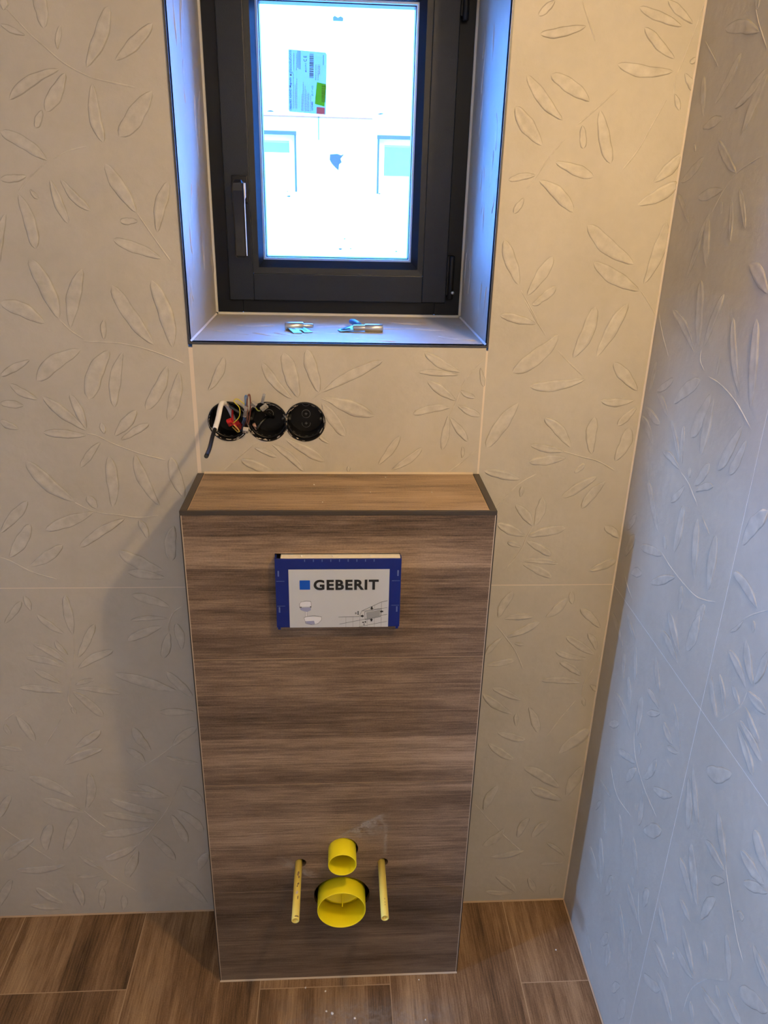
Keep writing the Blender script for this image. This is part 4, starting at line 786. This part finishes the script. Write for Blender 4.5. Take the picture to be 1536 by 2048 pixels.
# ------------------------------------------------------------------ flush boxes in the wall
def jbox(c, label, k):
    T = empty('junction_box', (c[0], 0, c[1])); tag(T, label, 'junction box')
    x, z = c; r = BOXR
    mb = MB(); mb.lathe([(r+0.0002, -0.0012), (r-0.0022, -0.0016), (r-0.0030, 0.0), (r-0.0034, 0.012), (r-0.0046, 0.013), (r-0.0052, 0.050), (0.0001, 0.050)], (x, 0, z), 'y', n=64, smooth=False); part(mb, 'box_shell', M_BLACK, T)
    mb = MB(); rg = random.Random(k)
    for j in range(26):      # burrs and chipped edge, their glints put in as a pale colour
        a = rg.uniform(0, 2*pi); w_ = rg.uniform(0.03, 0.12); rr = r-rg.uniform(0.0006, 0.004)
        for q in range(2):
            a0, a1 = a+q*w_, a+(q+1)*w_
            mb.quad([(x+rr*cos(a0), -0.0019, z+rr*sin(a0)), (x+rr*cos(a1), -0.0019, z+rr*sin(a1)), (x+(rr-0.0009)*cos(a1), -0.0013, z+(rr-0.0009)*sin(a1)), (x+(rr-0.0009)*cos(a0), -0.0013, z+(rr-0.0009)*sin(a0))])
    part(mb, 'chipped_rim_glints', mat('pale_rim_glints', (0.42, 0.37, 0.30), 0.35), T, fix=False)['kind'] = 'stuff'
    def kn(cx, cz, rr, y=0.0492, a0=0, a1=2*pi):
        n = 20; mb = MB()
        for j in range(n):
            p0, p1 = a0+(a1-a0)*j/n, a0+(a1-a0)*(j+1)/n
            mb.quad([(cx+rr*cos(p0), y, cz+rr*sin(p0)), (cx+rr*cos(p1), y, cz+rr*sin(p1)), (cx+(rr-0.0008)*cos(p1), y-0.0005, cz+(rr-0.0008)*sin(p1)), (cx+(rr-0.0008)*cos(p0), y-0.0005, cz+(rr-0.0008)*sin(p0))])
        mb.box(cx-0.0028, cx+0.0028, y-0.0006, y, cz-0.0005, cz+0.0005); mb.box(cx-0.0005, cx+0.0005, y-0.0006, y, cz-0.0028, cz+0.0028)
        part(mb, 'knockout_mark', M_GREYMARK, T, fix=False)
    if k != 0: kn(x, z+0.002, 0.0085)
    kn(x, z+0.026, 0.0085, a0=pi*0.9, a1=2.1*pi); 
    if k == 2: kn(x, z-0.017, 0.0085, a0=pi*0.95, a1=2.05*pi)
    for a in (0.15, pi-0.15) if k else (0.15,):
        mb = MB(); mb.lathe([(0.0001, 0.004), (0.0028, 0.004), (0.0036, 0.006), (0.0036, 0.045)], (x+(r-0.008)*cos(a), 0, z+(r-0.008)*sin(a)), 'y', n=14); part(mb, 'screw_post', M_BLACK2, T)
    mb = MB()
    for j in range(7):
        a = pi*(1.12+j*0.125); rr = r-0.0051; q0, q1 = a, a+0.09+0.05*(j % 2)
        mb.quad([(x+rr*cos(q0), 0.016, z+rr*sin(q0)), (x+rr*cos(q1), 0.016, z+rr*sin(q1)), (x+rr*cos(q1), 0.0185, z+rr*sin(q1)), (x+rr*cos(q0), 0.0185, z+rr*sin(q0))])
    part(mb, 'side_slots', M_GREYMARK, T, fix=False)['kind'] = 'stuff'
jbox(BOXC[0], 'leftmost black round flush box in the wall, full of wires', 0)
jbox(BOXC[1], 'middle black round flush box in the wall, holding two thin cables', 1)
jbox(BOXC[2], 'rightmost black round flush box in the wall, empty', 2)

# cables and wires: points as x, distance out of the wall, z
def W3(pts): return [(x, -d, z) for x, d, z in pts]
T = empty('power_cable', (-0.222, 0, 1.30)); tag(T, 'thick black cable with white sleeve sticking out of the leftmost flush box', 'cable')
mb = MB(); mb.tube(W3([(-0.206, -0.040, 1.270), (-0.214, -0.015, 1.305), (-0.2185, 0.018, 1.3195), (-0.2195, 0.040, 1.3165), (-0.2205, 0.066, 1.3040), (-0.2225, 0.096, 1.2925)]), [0.0040, 0.0046, 0.0046, 0.0046], n=16); part(mb, 'white_sleeve', mat('white_cable_sleeve', (0.78, 0.76, 0.74), 0.35), T)
mb = MB(); mb.tube(W3([(-0.2220, 0.090, 1.2950), (-0.2235, 0.120, 1.2870), (-0.2230, 0.160, 1.2790), (-0.2215, 0.205, 1.2800)]), 0.0036, n=16); part(mb, 'black_jacket', mat('black_cable_jacket', (0.005, 0.005, 0.005), 0.5, 0.0, 0.3), T)
mb = MB(); mb.tube(W3([(-0.2215, 0.204, 1.2800), (-0.2215, 0.2058, 1.2800)]), 0.0028, n=16); part(mb, 'cable_core', M_BLACK2, T)

GW = 'loose wires in the flush boxes'
def wire(name, pts, r, col, label, rough=0.4, g_=GW):
    mb = MB(); mb.tube(W3(pts), r, n=10); o = mb.build(name, mat(name+'_insulation', col, rough)); tag(o, label, 'wire', g_); return o
wire('grey_cable', [(-0.199, -0.045, 1.310), (-0.212, -0.020, 1.309), (-0.205, -0.012, 1.303), (-0.190, -0.010, 1.292), (-0.183, -0.02, 1.275)], 0.0028, (0.045, 0.05, 0.05), 'dark grey cable curling behind the white sleeve')
wire('earth_wire', [(-0.212, -0.010, 1.276), (-0.204, 0.004, 1.277), (-0.190, 0.014, 1.292), (-0.187, 0.024, 1.312), (-0.196, 0.026, 1.325), (-0.190, 0.024, 1.329), (-0.180, 0.020, 1.320), (-0.176, 0.016, 1.316)], 0.0009, (0.62, 0.52, 0.03), 'thin yellow wire arching up out of the leftmost flush box')
wire('earth_wire', [(-0.215, -0.008, 1.279), (-0.200, 0.004, 1.272), (-0.192, 0.006, 1.263), (-0.196, 0.002, 1.260), (-0.206, -0.004, 1.268)], 0.0010, (0.50, 0.33, 0.05), 'short ochre wire low in the leftmost flush box')
wire('brown_wire', [(-0.185, -0.02, 1.262), (-0.176, 0.010, 1.285), (-0.173, 0.022, 1.305), (-0.1725, 0.026, 1.322), (-0.170, 0.026, 1.336), (-0.167, 0.024, 1.336), (-0.167, 0.020, 1.315), (-0.171, 0.012, 1.290), (-0.176, 0.0, 1.272)], 0.0013, (0.16, 0.055, 0.035), 'brown wire looped over the narrow grey connector')
wire('blue_wire', [(-0.192, -0.02, 1.262), (-0.182, 0.004, 1.288), (-0.176, 0.022, 1.318), (-0.1755, 0.026, 1.334), (-0.172, 0.027, 1.335), (-0.173, 0.022, 1.318), (-0.176, 0.012, 1.295)], 0.0015, (0.10, 0.19, 0.36), 'blue wire looped over the narrow grey connector')
wire('blue_wire', [(-0.200, -0.03, 1.250), (-0.188, -0.005, 1.262), (-0.182, 0.004, 1.280), (-0.176, 0.008, 1.288)], 0.0022, (0.025, 0.035, 0.07), 'dark blue wire slanting between the first two flush boxes')
wire('red_wire', [(-0.206, -0.03, 1.300), (-0.205, -0.006, 1.282), (-0.199, 0.0, 1.270), (-0.196, -0.006, 1.262)], 0.0022, (0.42, 0.02, 0.02), 'red wire tucked deep in the leftmost flush box')
wire('black_cable', [(-0.150, 0.004, 1.308), (-0.146, 0.004, 1.302), (-0.139, -0.010, 1.292), (-0.134, -0.028, 1.282), (-0.132, -0.044, 1.276)], 0.0035, (0.012, 0.012, 0.012), 'black cable running down inside the middle flush box', 0.25)
wire('black_cable', [(-0.160, -0.010, 1.262), (-0.152, -0.012, 1.274), (-0.142, -0.024, 1.281), (-0.133, -0.040, 1.279)], 0.0028, (0.012, 0.012, 0.012), 'black cable bowed across the low left of the middle flush box', 0.25)
wire('green_wire', [(-0.160, 0.014, 1.312), (-0.155, 0.008, 1.303), (-0.150, 0.004, 1.303), (-0.147, 0.002, 1.308)], 0.0012, (0.30, 0.34, 0.06), 'yellow-green wire at the upper left of the middle flush box')
def conn(name, c, sz, rot, col, label, teeth=None, glassy=False):
    T = empty(name, c); tag(T, label, 'wire connector')
    a, b_, h_ = sz
    mt = mat(name+'_plastic', col, 0.2)
    if glassy: mt.node_tree.nodes['Principled BSDF'].inputs['Transmission Weight'].default_value = 0.5
    T.rotation_euler = rot; bpy.context.view_layer.update()
    def loc(mb, nm, m_):
        o = mb.build(nm, m_); o.parent = T; return o
    mb = MB(); mb.box(-a/2, a/2, -b_/2, b_/2, -h_/2, h_/2, 0, min(a, b_, h_)*0.15); loc(mb, 'connector_body', mt)
    mb = MB()
    n = teeth or 3
    for i in range(n):
        x = -a/2+a*(i+0.5)/n; mb.box(x-a/n*0.32, x+a/n*0.32, -b_/2-0.0008, -b_/2+0.001, -h_*0.35, h_*0.1)
    loc(mb, 'connector_ports', mat(name+'_port', [c_*0.35 for c_ in col], 0.4))
    mb = MB(); mb.box(-a*0.4, a*0.4, -b_/2-0.0010, -b_/2+0.0004, h_*0.2, h_*0.42); loc(mb, 'connector_lever', mt)
conn('wire_connector', (-0.1765, -0.020, 1.305), (0.0065, 0.006, 0.024), (0.3, radians(14), 0), (0.33, 0.29, 0.27), 'long grey-brown connector upright between the first two flush boxes', 2)
conn('wire_connector', (-0.1790, -0.012, 1.2660), (0.0105, 0.008, 0.0095), (0.5, radians(8), 0), (0.45, 0.42, 0.40), 'squat light grey connector hanging between the first two flush boxes', 2)
conn('wire_connector', (-0.1420, -0.022, 1.3130), (0.014, 0.006, 0.008), (0.5, radians(-38), 0), (0.62, 0.58, 0.50), 'clear boxy connector at the top of the middle flush box', 3, True)
conn('wire_connector', (-0.1430, -0.022, 1.3300), (0.0055, 0.005, 0.019), (0.3, radians(16), 0), (0.60, 0.60, 0.60), 'slim clear connector sticking up above the middle flush box', 1, True)
conn('wire_connector', (-0.1610, -0.020, 1.3180), (0.011, 0.006, 0.008), (0.4, radians(35), 0), (0.55, 0.52, 0.50), 'small clear connector between the upright grey one and the middle box', 2, True)
conn('wire_connector', (-0.2085, -0.004, 1.2790), (0.010, 0.008, 0.013), (0.4, radians(-20), 0), (0.55, 0.03, 0.03), 'red connector inside the leftmost flush box', 2)
conn('wire_connector', (-0.1935, 0.006, 1.2720), (0.009, 0.008, 0.020), (0.4, radians(-28), 0), (0.38, 0.02, 0.025), 'dark red connector deep in the leftmost flush box beside the yellow wire', 2)
conn('wire_connector', (-0.1640, 0.014, 1.2660), (0.005, 0.006, 0.012), (0.2, radians(-25), 0), (0.45, 0.30, 0.28), 'small pinkish connector low in the middle flush box', 1)

# ------------------------------------------------------------------ fittings on the sill
def fitting(loc, rz, mirror, label, pts_b):
    T = empty('hinge_fitting', loc); T.rotation_euler = (0, 0, rz); tag(T, label, 'hinge fitting'); bpy.context.view_layer.update()
    def ch(mb, nm, m_, lab=None):
        o = mb.build(nm, m_); o.parent = T
        if lab: o['label'] = lab
        return o
    s = -1 if mirror else 1
    mb = MB(); r = 0.0078; Lb = 0.036
    prof = [(0.0001, 0), (r-0.001, 0), (r, 0.001), (r, Lb-0.001), (r-0.001, Lb), (0.0001, Lb)]
    mb.lathe([(a, (b_ if s > 0 else -b_)) for a, b_ in prof], (0, 0, r), 'x', n=32); ch(mb, 'barrel', M_STEEL)
    mb = MB(); r2 = 0.0045 if not mirror else 0.0058; L2 = 0.020 if not mirror else 0.024
    prof = [(r2, Lb), (r2, Lb+L2-0.002), (r2-0.0015, Lb+L2), (0.0001, Lb+L2)]
    mb.lathe([(a, (b_ if s > 0 else -b_)) for a, b_ in prof], (0, 0, r), 'x', n=24); ch(mb, 'pin', M_STEEL)
    mb = MB(); n = len(pts_b); t_ = 0.0018
    bm = bmesh.new()
    lo = [bm.verts.new(p) for p in pts_b]; up = [bm.verts.new((p[0], p[1], p[2]+t_)) for p in pts_b]
    bm.faces.new(lo[::-1]); bm.faces.new(up)
    for i in range(n): bm.faces.new((lo[i], lo[(i+1) % n], up[(i+1) % n], up[i]))
    mb.addbm(bm); bm.free(); ch(mb, 'fixing_plate', M_STEELB, 'blue-tinged toothed plate')
    return T, ch
comb = [(0.004, -0.0072, 0.0050), (0.036, -0.0072, 0.0050), (0.050, -0.036, 0.0003), (0.034, -0.038, 0.0003), (0.030, -0.022, 0.0025), (0.024, -0.022, 0.0025), (0.029, -0.042, 0.0003), (0.012, -0.042, 0.0003)]
T, ch = fitting((-0.110, 0.135, WS), radians(9), False, 'left steel hinge fitting lying on the sill, toothed plate towards the room', comb)
mb = MB()
for x in (0.014, 0.034): mb.quad([(x-0.003, -0.014, 0.0061), (x+0.003, -0.014, 0.0061), (x+0.007, -0.031, 0.0034), (x+0.001, -0.031, 0.0034)])
ch(mb, 'plate_slot', M_BLACK2)
plate = [(-0.050, 0.004, 0.010), (-0.058, -0.008, 0.004), (-0.084, -0.012, 0.0010), (-0.090, 0.004, 0.0010), (-0.080, 0.016, 0.003), (-0.058, 0.012, 0.009)]
T, ch = fitting((0.0835, 0.128, WS), 0.0, True, 'right steel hinge fitting lying on the sill with a blue plug behind it', plate)
mb = MB(); mb.quad([(-0.064, 0.000, 0.0105), (-0.082, -0.004, 0.0040), (-0.084, 0.004, 0.0040), (-0.066, 0.007, 0.0105)]); ch(mb, 'plate_slot', M_BLACK2)
mb = MB(); mb.tube([(-0.046, 0.010, 0.012), (-0.056, 0.034, 0.013), (-0.062, 0.050, 0.012)], [0.0045, 0.0062, 0.0050], n=14); ch(mb, 'plug', M_BLUEPL, 'blue plastic plug')

# ------------------------------------------------------------------ crumbs, dust on the floor, lamp
def crumb(x, y, z, r, label, group):
    bm = bmesh.new(); bmesh.ops.create_icosphere(bm, subdivisions=1, radius=r); rg = random.Random(int(abs(x*1e4)))
    for v in bm.verts: v.co *= rg.uniform(0.75, 1.2); v.co.z *= 0.7
    mb = MB(); mb.addbm(bm, 0, True, Matrix.Translation((x, y, z+r*0.5))); bm.free()
    o = mb.build('plaster_crumb', M_GROUT_W); tag(o, label, 'crumb', group)
crumb(-0.0802, -0.2144, 0.0, 0.0022, 'white plaster tiny crumb beside the short floor joint before the boxing', 'plaster crumbs on the floor')
crumb(-0.0344, -0.2245, 0.0, 0.0024, 'white plaster tiny crumb just right of the one beside the short floor joint', 'plaster crumbs on the floor')
crumb(-0.0315, -0.2707, 0.0, 0.003, 'white plaster crumb left of and behind the biggest crumb', 'plaster crumbs on the floor')
crumb(-0.0181, -0.2769, 0.0, 0.0042, 'white plaster biggest white crumb on the floor before the boxing', 'plaster crumbs on the floor')
crumb(0.0315, -0.2889, 0.0, 0.0034, 'white plaster crumb to the right of the biggest crumb', 'plaster crumbs on the floor')
crumb(0.1819, -0.2056, 0.0, 0.002, 'white plaster crumb close to the right foot of the boxing', 'plaster crumbs on the floor')
crumb(0.522, -0.1428, 0.0, 0.0022, 'white plaster crumb alone on the floor right of the boxing', 'plaster crumbs on the floor')
crumb(0.1872, -0.2986, 0.0, 0.002, 'white plaster rightmost crumb before the boxing by the frame edge', 'plaster crumbs on the floor')
crumb(-0.0507, -0.0633, H, 0.0015, 'tiny white speck on top of the boxing, left of middle', 'specks on top of the boxing')
crumb(0.0538, -0.1013, H, 0.0012, 'tiny white speck on top of the boxing, front right of middle', 'specks on top of the boxing')
crumb(0.1666, -0.101, H, 0.0013, 'tiny white speck on top of the boxing, at far right of middle', 'specks on top of the boxing')
crumb(-0.0333, -0.1498, H, 0.0013, 'tiny white speck on top of the boxing, near the front edge', 'specks on top of the boxing')
crumb(0.0861, -0.0222, H, 0.0012, 'tiny white speck on top of the boxing, by the wall', 'specks on top of the boxing')
mb = MB()
def fd(x0, x1, y0, y1, z): mb.quad([(x0, y0, z), (x1, y0, z), (x1, y1, z), (x0, y1, z)], 0, [(0, 0), (1, 0), (1, 1), (0, 1)])
fd(-0.20, 0.14, -0.34, -0.225, 0.0004); fd(-0.06, 0.20, -0.36, -0.24, 0.0007); fd(0.10, 0.28, -0.38, -0.24, 0.0010)
o = mb.build('dust_patch', M_DUST2, fix=False); tag(o, 'faint pale plaster dust on the floor in front of the boxing', 'dust'); o['kind'] = 'stuff'

T = empty('added_fill_lamp', (FILL_POS[0], FILL_POS[1], CEIL)); tag(T, 'round plate of the added fill lamp at the rear of the room', 'ceiling light')  # unseen plate that goes with the added fill lamp
mb = MB(); mb.lathe([(0.125, 0), (0.125, -0.006), (0.11, -0.008), (0.0001, -0.008)], (FILL_POS[0], FILL_POS[1], CEIL), 'z', n=40); part(mb, 'fill_lamp_plate', mat('white_fill_lamp_plate', (0.8, 0.8, 0.8), 0.5), T)
T = empty('ceiling_spotlight', (LAMP_POS[0], LAMP_POS[1], CEIL)); tag(T, 'round ceiling spotlight close to the right wall', 'ceiling light')
mb = MB(); mb.lathe([(0.050, 0), (0.050, -0.006), (0.042, -0.009), (0.040, -0.002), (0.0001, -0.002)], (LAMP_POS[0], LAMP_POS[1], CEIL), 'z', n=40); part(mb, 'spotlight_ring', mat('brushed_ring', (0.6, 0.6, 0.6), 0.3, 0.8), T)
